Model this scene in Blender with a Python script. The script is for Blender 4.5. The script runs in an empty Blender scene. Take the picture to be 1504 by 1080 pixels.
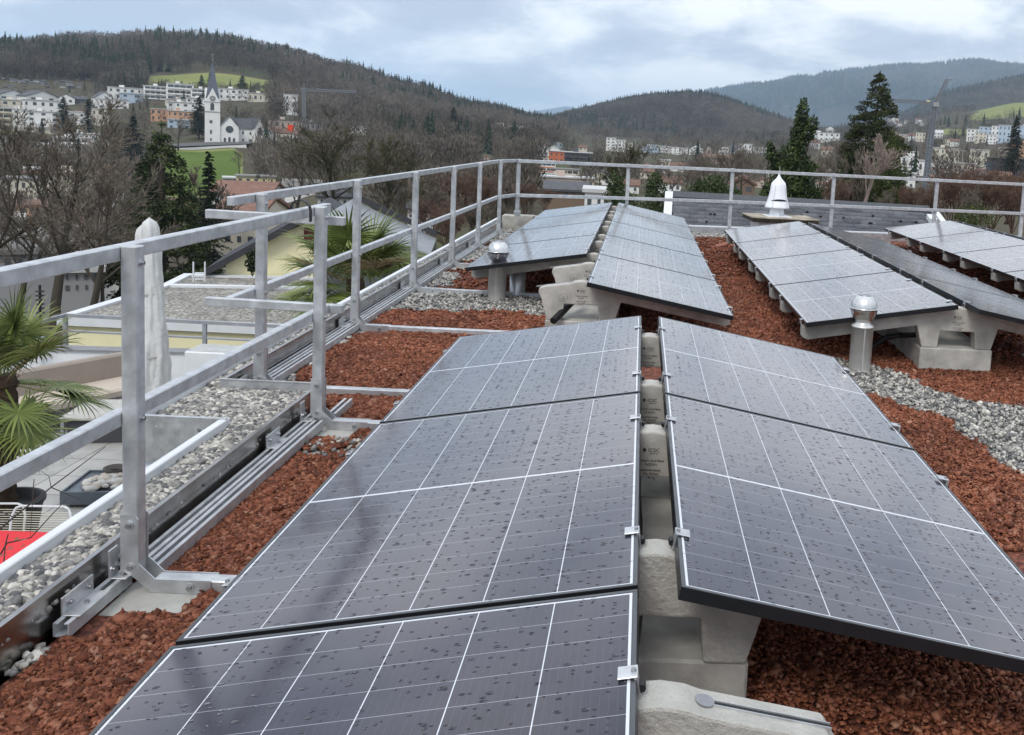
import bpy, math, random
import numpy as np
from mathutils import Vector, Matrix
PI=math.pi
rng=np.random.default_rng(7); random.seed(7)
S=bpy.context.scene
COL=S.collection
# ------------------------------------------------------------ camera model
F,CX,CY=1348.2,985.6,348.5; YAW,PITCH,ROLL=.0356,-.1049,.0553; CH=1.615
def camM():
    cy,sy=math.cos(YAW),math.sin(YAW);cp,sp=math.cos(PITCH),math.sin(PITCH);cr,sr=math.cos(ROLL),math.sin(ROLL)
    f=np.array([sy*cp,cy*cp,sp]);r=np.array([cy,-sy,0.]);u=np.cross(r,f)
    return np.array([r*cr+u*sr,-r*sr+u*cr,f])
CM=camM(); CP=np.array([0,0,CH])
def ray(u,v): return CM.T@np.array([(u-CX)/F,(CY-v)/F,1.])
def Wd(u,v,d): return CP+ray(u,v)*d
def Wz(u,v,z):
    d=ray(u,v); return CP+d*(z-CH)/d[2]
def azu(u):                       # azimuth of the ray at the horizon for picture column u
    v=204+(u-945)*.0557
    r=ray(u,v); return math.atan2(r[0],r[1])
def zat(phi,D,v):                 # height of the point at azimuth phi, distance D seen on row v
    k=(CY-v)/F; x,y=D*np.sin(phi),D*np.cos(phi)
    return CH-((CM[1,0]-k*CM[2,0])*x+(CM[1,1]-k*CM[2,1])*y)/(CM[1,2]-k*CM[2,2])
# ------------------------------------------------------------ helpers
def tag(o,label=None,cat=None,group=None,kind=None):
    if label:o['label']=label
    if cat:o['category']=cat
    if group:o['group']=group
    if kind:o['kind']=kind
    return o
def empty(name,loc=(0,0,0),rz=0,label=None,cat=None,group=None):
    o=bpy.data.objects.new(name,None);COL.objects.link(o);o.location=[float(c) for c in loc];o.rotation_euler=(0,0,rz);o.empty_display_size=.1
    return tag(o,label,cat,group)
def link(name,me,parent=None,loc=None):
    o=bpy.data.objects.new(name,me);COL.objects.link(o)
    if parent:o.parent=parent
    if loc is not None:o.location=[float(c) for c in loc]
    return o
def copy_tree(o,parent=None):
    c=o.copy();COL.objects.link(c);c.parent=parent
    for ch in list(o.children):copy_tree(ch,c)
    return c
class MB:
    def __init__(s):s.v=[];s.f=[];s.m=[];s.sm=[];s.mats=[]
    def mi(s,mat):
        if mat is None:return 0
        if mat not in s.mats:s.mats.append(mat)
        return s.mats.index(mat)
    def add(s,vs,fs,mat=None,smooth=False,M=None):
        n=len(s.v);k=s.mi(mat)
        for p in vs:
            p=Vector([float(c) for c in p]); s.v.append(M@p if M is not None else p)
        for f in fs:s.f.append([i+n for i in f]);s.m.append(k);s.sm.append(smooth)
        return s
    def box(s,x0,x1,y0,y1,z0,z1,mat=None,M=None):
        return s.add([(x0,y0,z0),(x1,y0,z0),(x1,y1,z0),(x0,y1,z0),(x0,y0,z1),(x1,y0,z1),(x1,y1,z1),(x0,y1,z1)],
          [(3,2,1,0),(4,5,6,7),(0,1,5,4),(1,2,6,5),(2,3,7,6),(3,0,4,7)],mat,False,M)
    def bbox(s,x0,x1,y0,y1,z0,z1,b=.004,mat=None,M=None):   # box with chamfered edges
        vs=[];idx={}
        for ix,x in enumerate((x0,x1)):
            for iy,y in enumerate((y0,y1)):
                for iz,z in enumerate((z0,z1)):
                    sx,sy,sz=(b if ix==0 else -b),(b if iy==0 else -b),(b if iz==0 else -b)
                    for a,p in enumerate(((x,y+sy,z+sz),(x+sx,y,z+sz),(x+sx,y+sy,z))):
                        idx[ix,iy,iz,a]=len(vs);vs.append(p)
        g=lambda *k:idx[k];fs=[]
        for i in(0,1):
            fs.append([g(i,0,0,0),g(i,1,0,0),g(i,1,1,0),g(i,0,1,0)][::(-1 if i==0 else 1)])
            fs.append([g(0,i,0,1),g(0,i,1,1),g(1,i,1,1),g(1,i,0,1)][::(-1 if i==0 else 1)])
            fs.append([g(0,0,i,2),g(1,0,i,2),g(1,1,i,2),g(0,1,i,2)][::(-1 if i==0 else 1)])
        for i in(0,1):
            for j in(0,1):
                fs.append([g(i,j,0,0),g(i,j,1,0),g(i,j,1,1),g(i,j,0,1)])
                fs.append([g(i,0,j,0),g(i,1,j,0),g(i,1,j,2),g(i,0,j,2)])
                fs.append([g(0,i,j,1),g(1,i,j,1),g(1,i,j,2),g(0,i,j,2)])
                for k in(0,1):fs.append([g(i,j,k,0),g(i,j,k,1),g(i,j,k,2)])
        return s.add(vs,fs,mat,False,M)
    def cyl(s,p0,p1,r0,r1=None,n=12,mat=None,caps=True,smooth=True,M=None):
        r1=r0 if r1 is None else r1
        p0=Vector([float(c) for c in p0]);p1=Vector([float(c) for c in p1]);d=(p1-p0)
        q=d.to_track_quat('Z','Y') if d.length>1e-9 else None
        a=q@Vector((1,0,0));b=q@Vector((0,1,0));vs=[]
        for p,r in((p0,r0),(p1,r1)):
            for i in range(n):
                t=2*PI*i/n;vs.append(p+a*r*math.cos(t)+b*r*math.sin(t))
        fs=[(i,(i+1)%n,n+(i+1)%n,n+i) for i in range(n)]
        s.add(vs,fs,mat,smooth,M)
        if caps:
            s.add(vs[:n],[tuple(range(n))[::-1]],mat,False,M);s.add(vs[n:],[tuple(range(n))],mat,False,M)
        return s
    def lathe(s,prof,n=24,mat=None,M=None,smooth=True,c=(0,0,0)):
        vs=[];
        for r,z in prof:
            for i in range(n):
                t=2*PI*i/n;vs.append((c[0]+r*math.cos(t),c[1]+r*math.sin(t),c[2]+z))
        fs=[]
        for k in range(len(prof)-1):
            for i in range(n):fs.append((k*n+i,k*n+(i+1)%n,(k+1)*n+(i+1)%n,(k+1)*n+i))
        return s.add(vs,fs,mat,smooth,M)
    def prism(s,poly,y0,y1,mat=None,M=None,holes=None):      # polygon in x,z extruded along y
        n=len(poly);vs=[(x,y0,z) for x,z in poly]+[(x,y1,z) for x,z in poly]
        fs=[tuple(range(n)),tuple(range(2*n-1,n-1,-1))]+[(i,i+n,(i+1)%n+n,(i+1)%n) for i in range(n)]
        return s.add(vs,fs,mat,False,M)
    def tube(s,pts,r,n=8,mat=None,r1=None):
        for i in range(len(pts)-1):
            a=r if r1 is None else r+(r1-r)*i/(len(pts)-1); b=r if r1 is None else r+(r1-r)*(i+1)/(len(pts)-1)
            s.cyl(pts[i],pts[i+1],a,b,n,mat,caps=(i in(0,len(pts)-2)))
        return s
    def mesh(s,name,mat=None):
        me=bpy.data.meshes.new(name);me.from_pydata([tuple(v) for v in s.v],[],s.f)
        mats=[mat] if mat is not None else s.mats
        for m in mats:me.materials.append(m)
        if s.f:
            me.polygons.foreach_set('use_smooth',s.sm)
            if mat is None:me.polygons.foreach_set('material_index',s.m)
        me.update();return me
    def build(s,name,mat=None,parent=None,loc=None):
        return link(name,s.mesh(name,mat),parent,loc)
def npmesh(name,V,Fa,mats,mi=None,tint=None,smooth=False):
    """V (n,3); Fa (m,k) equal sized faces"""
    me=bpy.data.meshes.new(name);V=np.asarray(V,np.float32);Fa=np.asarray(Fa,np.int32);m,k=Fa.shape
    me.vertices.add(len(V));me.vertices.foreach_set('co',V.ravel())
    me.loops.add(m*k);me.loops.foreach_set('vertex_index',Fa.ravel())
    me.polygons.add(m);me.polygons.foreach_set('loop_start',np.arange(0,m*k,k,dtype=np.int32))
    me.polygons.foreach_set('loop_total',np.full(m,k,np.int32))
    if smooth:me.polygons.foreach_set('use_smooth',np.ones(m,bool))
    for q in mats:me.materials.append(q)
    if mi is not None:me.polygons.foreach_set('material_index',np.asarray(mi,np.int32))
    me.update(calc_edges=True)
    if tint is not None:
        a=me.attributes.new('tint','FLOAT','POINT');a.data.foreach_set('value',np.asarray(tint,np.float32))
    return me
# ------------------------------------------------------------ materials
class NT:
    def __init__(s,name):
        s.m=bpy.data.materials.new(name);s.m.use_nodes=True;s.t=s.m.node_tree;s.b=s.t.nodes['Principled BSDF'];s.o=s.t.nodes['Material Output']
    def n(s,typ,**k):
        x=s.t.nodes.new(typ)
        for a,b in k.items():
            if a in('inp',):
                for i,v in b.items():
                    if isinstance(v,bpy.types.NodeSocket):s.t.links.new(v,x.inputs[i])
                    else:x.inputs[i].default_value=v
            else:setattr(x,a,b)
        return x
    def set(s,**k):
        for a,v in k.items():
            i=s.b.inputs[a.replace('_',' ')]
            if isinstance(v,bpy.types.NodeSocket):s.t.links.new(v,i)
            else:i.default_value=v
        return s.m
    def math(s,op,a,b=None,c=None,clamp=False):
        x=s.n('ShaderNodeMath',operation=op,use_clamp=clamp)
        for i,v in enumerate((a,b,c)):
            if v is None:continue
            if isinstance(v,bpy.types.NodeSocket):s.t.links.new(v,x.inputs[i])
            else:x.inputs[i].default_value=v
        return x.outputs[0]
    def mix(s,f,a,b):
        x=s.n('ShaderNodeMix',data_type='RGBA')
        for i,v in((0,f),(6,a),(7,b)):
            if isinstance(v,bpy.types.NodeSocket):s.t.links.new(v,x.inputs[i])
            else:x.inputs[i].default_value=v if i==0 else (*v,1)
        return x.outputs[2]
    def ramp(s,f,stops,interp='LINEAR'):
        x=s.n('ShaderNodeValToRGB');cr=x.color_ramp;cr.interpolation=interp
        while len(cr.elements)<len(stops):cr.elements.new(.5)
        for e,(p,c) in zip(cr.elements,stops):e.position=p;e.color=(*c,1) if len(c)==3 else c
        s.t.links.new(f,x.inputs[0]);return x.outputs[0]
    def coord(s,k='Object',scale=None):
        c=s.n('ShaderNodeTexCoord').outputs[k]
        if scale is None:return c
        mp=s.n('ShaderNodeMapping',inp={0:c});mp.inputs[3].default_value=scale;return mp.outputs[0]
    def noise(s,vec,scale,detail=4,rough=.55,out=0):
        x=s.n('ShaderNodeTexNoise',inp={'Vector':vec,'Scale':scale,'Detail':detail,'Roughness':rough});return x.outputs[out]
    def bump(s,h,st=.3,dist=.01):
        x=s.n('ShaderNodeBump',inp={'Height':h,'Strength':st,'Distance':dist});return x.outputs[0]
def plain(name,col,rough=.6,metal=0.,var=.12,scale=6.,bump=0,bscale=60.,spec=.4,dirt=None,coord='Object',bdist=.004):
    t=NT(name);c=t.coord(coord);nz=t.noise(c,scale,5)
    lo=tuple(max(0,x*(1-var)) for x in col);hi=tuple(min(1,x*(1+var)) for x in col)
    cc=t.ramp(nz,[(.3,lo),(.7,hi)])
    if dirt:
        n2=t.noise(c,scale*.35,7,.65);f=t.ramp(n2,[(.5,(0,0,0)),(.72,(1,1,1))]);cc=t.mix(f,cc,dirt)
    t.set(Base_Color=cc,Roughness=rough,Metallic=metal);t.b.inputs['Specular IOR Level'].default_value=spec
    if rough<.9:
        rr=t.ramp(t.noise(c,scale*2.3,4),[(.3,(rough*.8,)*3),(.7,(min(1,rough*1.2),)*3)]);t.set(Roughness=rr)
    if bump:t.set(Normal=t.bump(t.noise(c,bscale,6,.7),bump,bdist))
    return t.m
def tinted(name,stops,rough=.8,spec=.3,trans=0,noise=None,wet=False):
    t=NT(name);a=t.n('ShaderNodeAttribute',attribute_name='tint').outputs['Fac'];c=t.ramp(a,stops)
    if noise:
        nn=t.ramp(t.noise(t.coord(),noise,4),[(.25,(.55,.55,.55)),(.75,(1.3,1.3,1.3))]);x=t.n('ShaderNodeMix',data_type='RGBA',blend_type='MULTIPLY');x.inputs[0].default_value=1
        t.t.links.new(c,x.inputs[6]);t.t.links.new(nn,x.inputs[7]);c=x.outputs[2]
    t.set(Base_Color=c,Roughness=rough);t.b.inputs['Specular IOR Level'].default_value=spec
    return t.m
M={}
M['alu']=plain('galvanised_aluminium',(.53,.545,.56),.40,.45,.22,16,.12,70,dirt=(.42,.43,.44))
M['zinc']=plain('zinc_plated_steel',(.55,.56,.57),.4,.7,.22,14,.1,90)
M['bolt']=plain('bolt_steel',(.35,.35,.36),.35,.9,.1,20)
M['inox']=plain('stainless_steel',(.68,.67,.65),.24,1.,.08,8,.05,30)
M['satin']=plain('satin_steel',(.60,.59,.57),.42,.6,.1,8,.05,30)
M['inoxsheet']=plain('parapet_steel_sheet',(.40,.385,.37),.22,1.,.25,5,.25,9,dirt=(.22,.18,.15),bdist=.006)
M['white']=plain('white_coated_sheet',(.66,.675,.69),.45,0,.05,3,dirt=(.60,.62,.63))
M['conc']=plain('cast_concrete',(.41,.395,.36),.85,0,.26,7,.7,110,dirt=(.25,.24,.22),bdist=.003)
M['conc_l']=plain('pale_wet_concrete',(.55,.53,.48),.8,0,.14,9,.6,120,dirt=(.38,.36,.32),bdist=.003)
M['conc_r']=plain('rough_cast_concrete',(.50,.485,.44),.75,0,.15,9,1.,55,dirt=(.28,.27,.25),bdist=.012)
M['slab']=plain('concrete_paver',(.44,.43,.39),.85,0,.12,12,.4,150,dirt=(.33,.31,.28))
M['black']=plain('black_plastic',(.012,.012,.013),.5)
M['ink']=plain('black_print',(.02,.02,.02),.8)
M['frame']=plain('black_anodised_frame',(.02,.021,.024),.35,.4,.1)
M['framelip']=plain('frame_lip',(.12,.125,.13),.35,.7,.1)
def solar_mat():
    t=NT('solar_glass');c=t.coord('Object');sp=t.n('ShaderNodeSeparateXYZ',inp={0:c})
    x,y=sp.outputs[0],sp.outputs[1]
    # local x 0..1.10 across the slope, y 0..1.688 along the row
    def lines(v,period,half):           # 1 near multiples of period
        a=t.math('DIVIDE',v,period);a=t.math('FRACT',t.math('ADD',a,.5));a=t.math('ABSOLUTE',t.math('SUBTRACT',a,.5))
        return t.math('LESS_THAN',a,half/period)
    X0=0.;cw=(1.098-2*X0)/6
    lx=lines(t.math('SUBTRACT',x,X0),cw,.0013)
    yy=t.math('ABSOLUTE',t.math('SUBTRACT',y,.843));ch=(.843-.006)/9
    ly=lines(t.math('SUBTRACT',yy,.006),ch,.0008)
    mid=t.math('LESS_THAN',yy,.0055)
    ex=t.math('GREATER_THAN',t.math('ABSOLUTE',t.math('SUBTRACT',x,.549)),.549-X0)
    ey=t.math('GREATER_THAN',yy,.8432)
    strong=t.math('MAXIMUM',t.math('MAXIMUM',lx,mid),t.math('MAXIMUM',ex,ey))
    oi=t.n('ShaderNodeObjectInfo').outputs['Random']
    n1=t.noise(c,3.,3);cell=t.ramp(n1,[(.3,(.014,.013,.026)),(.7,(.024,.022,.038))])
    busl=lines(t.math('SUBTRACT',x,X0),cw/10,.0005)
    col=t.mix(t.math('MULTIPLY',busl,.12),cell,(.25,.26,.28))
    col=t.mix(t.math('MULTIPLY',ly,.55),col,(.55,.57,.62))
    col=t.mix(t.math('MULTIPLY',strong,.9),col,(.70,.72,.76))
    # water drops
    off=t.n('ShaderNodeCombineXYZ',inp={0:t.math('MULTIPLY',oi,37.),1:t.math('MULTIPLY',oi,91.)}).outputs[0]
    pv=t.n('ShaderNodeVectorMath',operation='ADD',inp={0:c,1:off}).outputs[0]
    wob=t.n('ShaderNodeTexNoise',inp={'Vector':pv,'Scale':70.,'Detail':2});
    w2=t.n('ShaderNodeVectorMath',operation='SCALE',inp={0:wob.outputs['Color'],'Scale':.011}).outputs[0]
    pv=t.n('ShaderNodeVectorMath',operation='ADD',inp={0:pv,1:w2}).outputs[0]
    tot=None
    for sc,th,keep in((26.,.16,.74),(50.,.19,.78),(13.,.095,.86)):
        mp=t.n('ShaderNodeMapping',inp={0:pv});mp.inputs[3].default_value=(sc*.75,sc*1.25,sc)
        vo=t.n('ShaderNodeTexVoronoi',voronoi_dimensions='2D',inp={'Vector':mp.outputs[0],'Scale':1.,'Randomness':1.})
        rnd=t.n('ShaderNodeSeparateColor',inp={0:vo.outputs['Color']}).outputs[0]
        k=t.math('GREATER_THAN',rnd,keep)
        rad=t.math('MULTIPLY',t.math('ADD',rnd,-.35),th*1.8)
        d=t.math('SUBTRACT',1.,t.math('DIVIDE',vo.outputs['Distance'],rad),clamp=True)
        d=t.math('MULTIPLY',t.math('SQRT',d),k)
        tot=d if tot is None else t.math('MAXIMUM',tot,d)
    h=t.math('MULTIPLY',tot,1.)
    msk=t.math('GREATER_THAN',tot,.05)
    dust=t.noise(pv,5.,8,.7);col=t.mix(t.ramp(dust,[(.42,(0,0,0)),(.8,(.05,.05,.05))]),col,(.42,.43,.45))
    rough=t.ramp(dust,[(.3,(.10,.10,.10)),(.7,(.145,.145,.145))])
    rough=t.n('ShaderNodeMix',data_type='FLOAT',inp={0:msk,2:rough,3:.04}).outputs[0]
    nb=t.bump(h,.85,.0035)
    lw=t.n('ShaderNodeLayerWeight',inp={'Blend':.5,'Normal':nb}).outputs['Facing']
    fac=t.math('ADD',t.math('MULTIPLY',t.math('POWER',lw,3.1),1.06),.012,clamp=True)
    fac=t.math('MULTIPLY',fac,t.math('SUBTRACT',1.,t.math('MULTIPLY',t.math('MAXIMUM',strong,t.math('MULTIPLY',ly,.5)),.5)))
    df=t.n('ShaderNodeBsdfDiffuse',inp={0:col,'Normal':nb});gl=t.n('ShaderNodeBsdfGlossy',inp={0:(.99,.97,.955,1),'Roughness':rough,'Normal':nb})
    ms=t.n('ShaderNodeMixShader',inp={0:fac,1:df.outputs[0],2:gl.outputs[0]});t.t.links.new(ms.outputs[0],t.o.inputs['Surface'])
    return t.m
M['solar']=solar_mat()
# ------------------------------------------------------------ world and light
w=bpy.data.worlds.new('World');S.world=w;w.use_nodes=True;t=w.node_tree;t.nodes.clear()
def wn(typ,**k):
    x=t.nodes.new(typ)
    for a,b in k.items():setattr(x,a,b)
    return x
SUN_EL,SUN_AZ=math.radians(48),math.radians(200)
sky=wn('ShaderNodeTexSky',sky_type='NISHITA');sky.sun_disc=False;sky.sun_elevation=SUN_EL;sky.sun_rotation=SUN_AZ
tc=wn('ShaderNodeTexCoord');mp=wn('ShaderNodeMapping');mp.inputs[3].default_value=(1.,1.,2.8);t.links.new(tc.outputs['Generated'],mp.inputs[0])
n1=wn('ShaderNodeTexNoise');n1.inputs['Scale'].default_value=4.8;n1.inputs['Detail'].default_value=9;n1.inputs['Roughness'].default_value=.58;n1.inputs['Distortion'].default_value=.35
t.links.new(mp.outputs[0],n1.inputs['Vector'])
cr=wn('ShaderNodeValToRGB');t.links.new(n1.outputs[0],cr.inputs[0])
st=[(.39,(3.7,4.2,5.1)),(.47,(4.6,5.1,5.95)),(.53,(6.2,6.6,7.15)),(.60,(7.8,7.95,8.2))]
while len(cr.color_ramp.elements)<len(st):cr.color_ramp.elements.new(.5)
for e,(p,c) in zip(cr.color_ramp.elements,st):e.position=p;e.color=(*[x/10 for x in c],1)
sc=wn('ShaderNodeVectorMath',operation='SCALE');sc.inputs['Scale'].default_value=10.;t.links.new(cr.outputs[0],sc.inputs[0])
# overcast: the upper dome is brighter than the band over the hills
sx=wn('ShaderNodeSeparateXYZ');t.links.new(tc.outputs['Generated'],sx.inputs[0])
mr=wn('ShaderNodeMapRange');mr.inputs[1].default_value=.05;mr.inputs[2].default_value=.9;mr.inputs[3].default_value=1.;mr.inputs[4].default_value=1.55;t.links.new(sx.outputs[2],mr.inputs[0])
s2=wn('ShaderNodeVectorMath',operation='SCALE');t.links.new(sc.outputs[0],s2.inputs[0]);t.links.new(mr.outputs[0],s2.inputs['Scale'])
mx=wn('ShaderNodeMix',data_type='RGBA');mx.inputs[0].default_value=.93;t.links.new(sky.outputs[0],mx.inputs[6]);t.links.new(s2.outputs[0],mx.inputs[7])
bg=wn('ShaderNodeBackground');bg.inputs[1].default_value=.125;t.links.new(mx.outputs[2],bg.inputs[0]);ow=wn('ShaderNodeOutputWorld');t.links.new(bg.outputs[0],ow.inputs[0])
sl=bpy.data.lights.new('sun','SUN');sl.energy=1.5;sl.angle=math.radians(20);sl.color=(1,.96,.9)
so=bpy.data.objects.new('sun',sl);COL.objects.link(so)
d=Vector((math.sin(SUN_AZ)*math.cos(SUN_EL),math.cos(SUN_AZ)*math.cos(SUN_EL),math.sin(SUN_EL)))
so.rotation_euler=d.to_track_quat('Z','Y').to_euler()
S.view_settings.view_transform='Standard';S.view_settings.look='None';S.view_settings.exposure=0.3;S.view_settings.gamma=1
cd=bpy.data.cameras.new('camera');co=bpy.data.objects.new('camera',cd);COL.objects.link(co);S.camera=co
cd.sensor_fit='HORIZONTAL';cd.sensor_width=36;cd.lens=36*F/1504;cd.shift_x=(752-CX)/1504;cd.shift_y=-(540-CY)/1504;cd.clip_start=.05;cd.clip_end=40000
R=Matrix((tuple(CM[0]),tuple(CM[1]),tuple(-CM[2]))).transposed()
co.matrix_world=Matrix.Translation(CP)@R.to_4x4()
# ============================================================ OUR ROOF
bld=empty('flat_roof_building',(0,0,0),0,'flat roofed building carrying the solar arrays, white edge cap along its left side','building')
YF=lambda x:16.25+.16*x
foot=[(-1.97,-5),(-1.97,4.43),(-2.40,4.43),(-2.40,YF(-2.4)),(13,YF(13)),(13,-5)]
m=MB();n=len(foot);m.add([(x,y,-11) for x,y in foot]+[(x,y,-.06) for x,y in foot],[tuple(range(n,2*n)),tuple(range(n))[::-1]]+[(i,(i+1)%n,(i+1)%n+n,i+n) for i in range(n)][::1])
m.build('wall',plain('white_render',(.68,.70,.73),.8,0,.05,2,dirt=(.55,.57,.6)),bld)
m=MB()
m.bbox(-1.995,-1.955,-4,4.45,-.10,.145,.004);m.bbox(-2.43,-2.385,4.45,15.7,-.10,.145,.004)
m.build('parapet_cap',M['white'],bld)
m=MB();m.box(-2.40,-1.958,4.405,4.43,-.08,.150);m.build('jog_flashing',M['zinc'],bld)
m=MB()
m.box(-1.738,-1.734,-4,5.10,-.02,.148);m.box(-1.752,-1.7335,-4,5.10,.148,.152)
m.box(-2.272,-2.268,5.10,15.2,-.02,.148);m.box(-2.286,-2.2675,5.10,15.2,.148,.152)
m.build('parapet_sheet',M['inoxsheet'],bld)
m=MB();m.box(-2.30,-1.733,5.096,5.100,.0,.150);m.box(-2.30,-1.733,5.088,5.102,.150,.154)
for x in(-2.26,-1.9):m.cyl((x,5.088,.135),(x,5.096,.135),.007,n=8)
m.build('cross_sheet',M['zinc'],bld)
# lower ledge beds under the pebbles
m=MB();m.box(-1.955,-1.7385,-4,4.43,-.05,.085);m.box(-2.385,-1.7385,4.43,5.095,-.05,.08);m.box(-2.385,-2.273,5.095,15.2,-.05,.10)
m.build('ledge_bed',plain('grit_bed',(.16,.155,.15),.9,0,.4,60),bld)
# far parapet
m=MB()
def along(x0,x1,dy0,dy1,z0,z1,mb,mat=None):
    vs=[]
    for z in(z0,z1):
        for x,dy in((x0,dy0),(x1,dy0),(x1,dy1),(x0,dy1)):vs.append((x,YF(x)+dy,z))
    mb.add(vs,[(3,2,1,0),(4,5,6,7),(0,1,5,4),(1,2,6,5),(2,3,7,6),(3,0,4,7)],mat)
along(-1.6,12.8,-.32,-.02,-.05,.13,m);m.build('far_parapet',M['zinc'],bld)
m=MB();m.bbox(-2.26,-1.60,15.15,15.42,-.03,.24,.01);m.bbox(-2.02,-1.72,14.9,15.149,-.03,.27,.01);m.build('corner_block',M['conc'],bld)
roofdeck=MB();roofdeck.add([(x,y,-.05) for x,y in foot],[tuple(range(n))])
roofdeck.build('roof_deck',plain('bitumen',(.05,.05,.05),.8),bld)
# ------------------------------------------------------------ gravel fields
def interp_poly(pts,inside=None):
    P=np.array(pts)
    def f(x,y):
        c=np.zeros(x.shape,bool);j=len(P)-1
        for i in range(len(P)):
            a=((P[i,1]>y)!=(P[j,1]>y))&(x<(P[j,0]-P[i,0])*(y-P[i,1])/(P[j,1]-P[i,1]+1e-12)+P[i,0]);c^=a;j=i
        return c
    return f
def wob(x,y,s=.10):
    return s*(np.sin(x*9.1+y*4.3)+np.sin(x*-5.7+y*11.9+1.3)+.7*np.sin(x*23+y*17+.4)+.6*np.sin(x*31-y*29))/2.2
pebR=interp_poly([(1.62,6.9),(1.9,6.66),(2.07,6.34),(2.10,6.08),(2.25,5.9),(2.6,5.78),(3.4,5.6),(3.4,4.2),(2.2,4.25),(2.02,4.45),(2.0,4.9),(1.97,5.3),(1.93,5.5),(1.8,5.66),(1.66,5.85),(1.52,5.98),(1.2,6.1),(1.2,6.9)])
pebL=interp_poly([(-2.27,7.5),(-2.07,8.0),(-1.76,8.07),(-1.56,7.96),(-1.36,8.2),(-1.05,8.12),(-.6,8.0),(-.55,9.0),(-.96,9.0),(-1.33,8.97),(-1.7,9.0),(-2.0,8.95),(-2.1,9.5),(-2.27,9.8)])
def is_pebble(x,y):
    xx=x+wob(x,y,.05);yy=y+wob(y,x,.06)
    a=pebR(xx,yy)|pebL(xx,yy)
    a|=(xx<-1.70)&(y<4.9)                                     # strip along the first steel sheet
    a|=(xx<-2.14+.25*np.clip((6.2-y),0,1)*.0)&(y>5.1)&(y<8)
    a|=(xx<-1.93)&(y>=9.3)&(y<10.2)|(xx<-1.85)&(y>=11.2)&(y<12.4)|(xx<-1.7)&(y>13.2)&(y<15.4)
    a|=(y>YF(x)-.95)&(x<3.3)&(x>-.4)
    a|=(np.hypot((x+1.45)/.16,(y-4.42)/.09)<1)&(wob(x*3,y*3,1)>.0)
    a|=(np.hypot((x-2.0)/.07,(y-4.25)/.05)<1)
    return a
bodies=[]                                                      # rectangles to keep free of stones
def stones(name,mat,N,region,size,sizejit,shape,pred,zbase,flat=.55,layers=1,spread=None,dens=None):
    """scatter N stones in region (x0,x1,y0,y1); shape: unit verts, faces"""
    x0,x1,y0,y1=region;x=rng.uniform(x0,x1,N);y=rng.uniform(y0,y1,N)
    k=pred(x,y)
    for a,b,c,d in bodies:k&=~((x>a)&(x<b)&(y>c)&(y<d))
    x=x[k];y=y[k];n=len(x)
    uv,uf=shape;nv=len(uv)
    s=size*np.exp(rng.normal(0,sizejit,n))
    z=zbase(x,y) if callable(zbase) else np.full(n,zbase)
    z=z+rng.uniform(0,1,n)*size*.55*layers
    sc=np.stack([s*rng.uniform(.75,1.35,n),s*rng.uniform(.6,1.,n),s*flat*rng.uniform(.7,1.2,n)],1)*.5
    q=rng.normal(size=(n,4));tilt=.45 if flat>.5 else .5
    yaw=rng.uniform(0,2*PI,n);ax=rng.uniform(0,2*PI,n);an=rng.normal(0,tilt,n)
    cy,sy=np.cos(yaw),np.sin(yaw);Rz=np.zeros((n,3,3));Rz[:,0,0]=cy;Rz[:,0,1]=-sy;Rz[:,1,0]=sy;Rz[:,1,1]=cy;Rz[:,2,2]=1
    kx,ky=np.cos(ax),np.sin(ax);c,s_=np.cos(an),np.sin(an)
    Ra=np.zeros((n,3,3));Ra[:,0,0]=c+kx*kx*(1-c);Ra[:,0,1]=kx*ky*(1-c);Ra[:,0,2]=ky*s_;Ra[:,1,0]=kx*ky*(1-c);Ra[:,1,1]=c+ky*ky*(1-c);Ra[:,1,2]=-kx*s_;Ra[:,2,0]=-ky*s_;Ra[:,2,1]=kx*s_;Ra[:,2,2]=c
    Rm=Ra@Rz
    jit=uv[None]*(1+rng.normal(0,.16 if nv<13 else .06,(n,nv,1)))
    P=np.einsum('nij,nvj->nvi',Rm,jit*sc[:,None,:])+np.stack([x,y,z],1)[:,None,:]
    Fc=(uf[None]+(np.arange(n)*nv)[:,None,None]).reshape(-1,uf.shape[1])
    T=np.repeat(rng.uniform(0,1,n),nv)
    return P.reshape(-1,3),Fc,T
def ico(sub):
    import bmesh
    b=bmesh.new();bmesh.ops.create_icosphere(b,subdivisions=sub,radius=1);b.verts.index_update()
    v=np.array([q.co[:] for q in b.verts]);f=np.array([[q.index for q in g.verts] for g in b.faces]);b.free();return v,f
ICO1,ICO2=ico(1),ico(2)
ch_v=np.array([(-1,-.8,-.6),(.9,-1,-.5),(1,.7,-.7),(-.8,.9,-.5),(-.7,-.9,.7),(.8,-.5,.9),(.6,.8,.5),(-1,.5,.8)])
ch_f=np.array([(3,2,1),(3,1,0),(4,5,6),(4,6,7),(0,1,5),(0,5,4),(1,2,6),(1,6,5),(2,3,7),(2,7,6),(3,0,4),(3,4,7)])
CHIP=(ch_v,ch_f)
def merge(parts):
    V=[];Fc=[];T=[];o=0
    for v,f,t in parts:
        if len(v)==0:continue
        V.append(v);Fc.append(f+o);T.append(t);o+=len(v)
    return np.concatenate(V),np.concatenate(Fc),np.concatenate(T)
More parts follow.
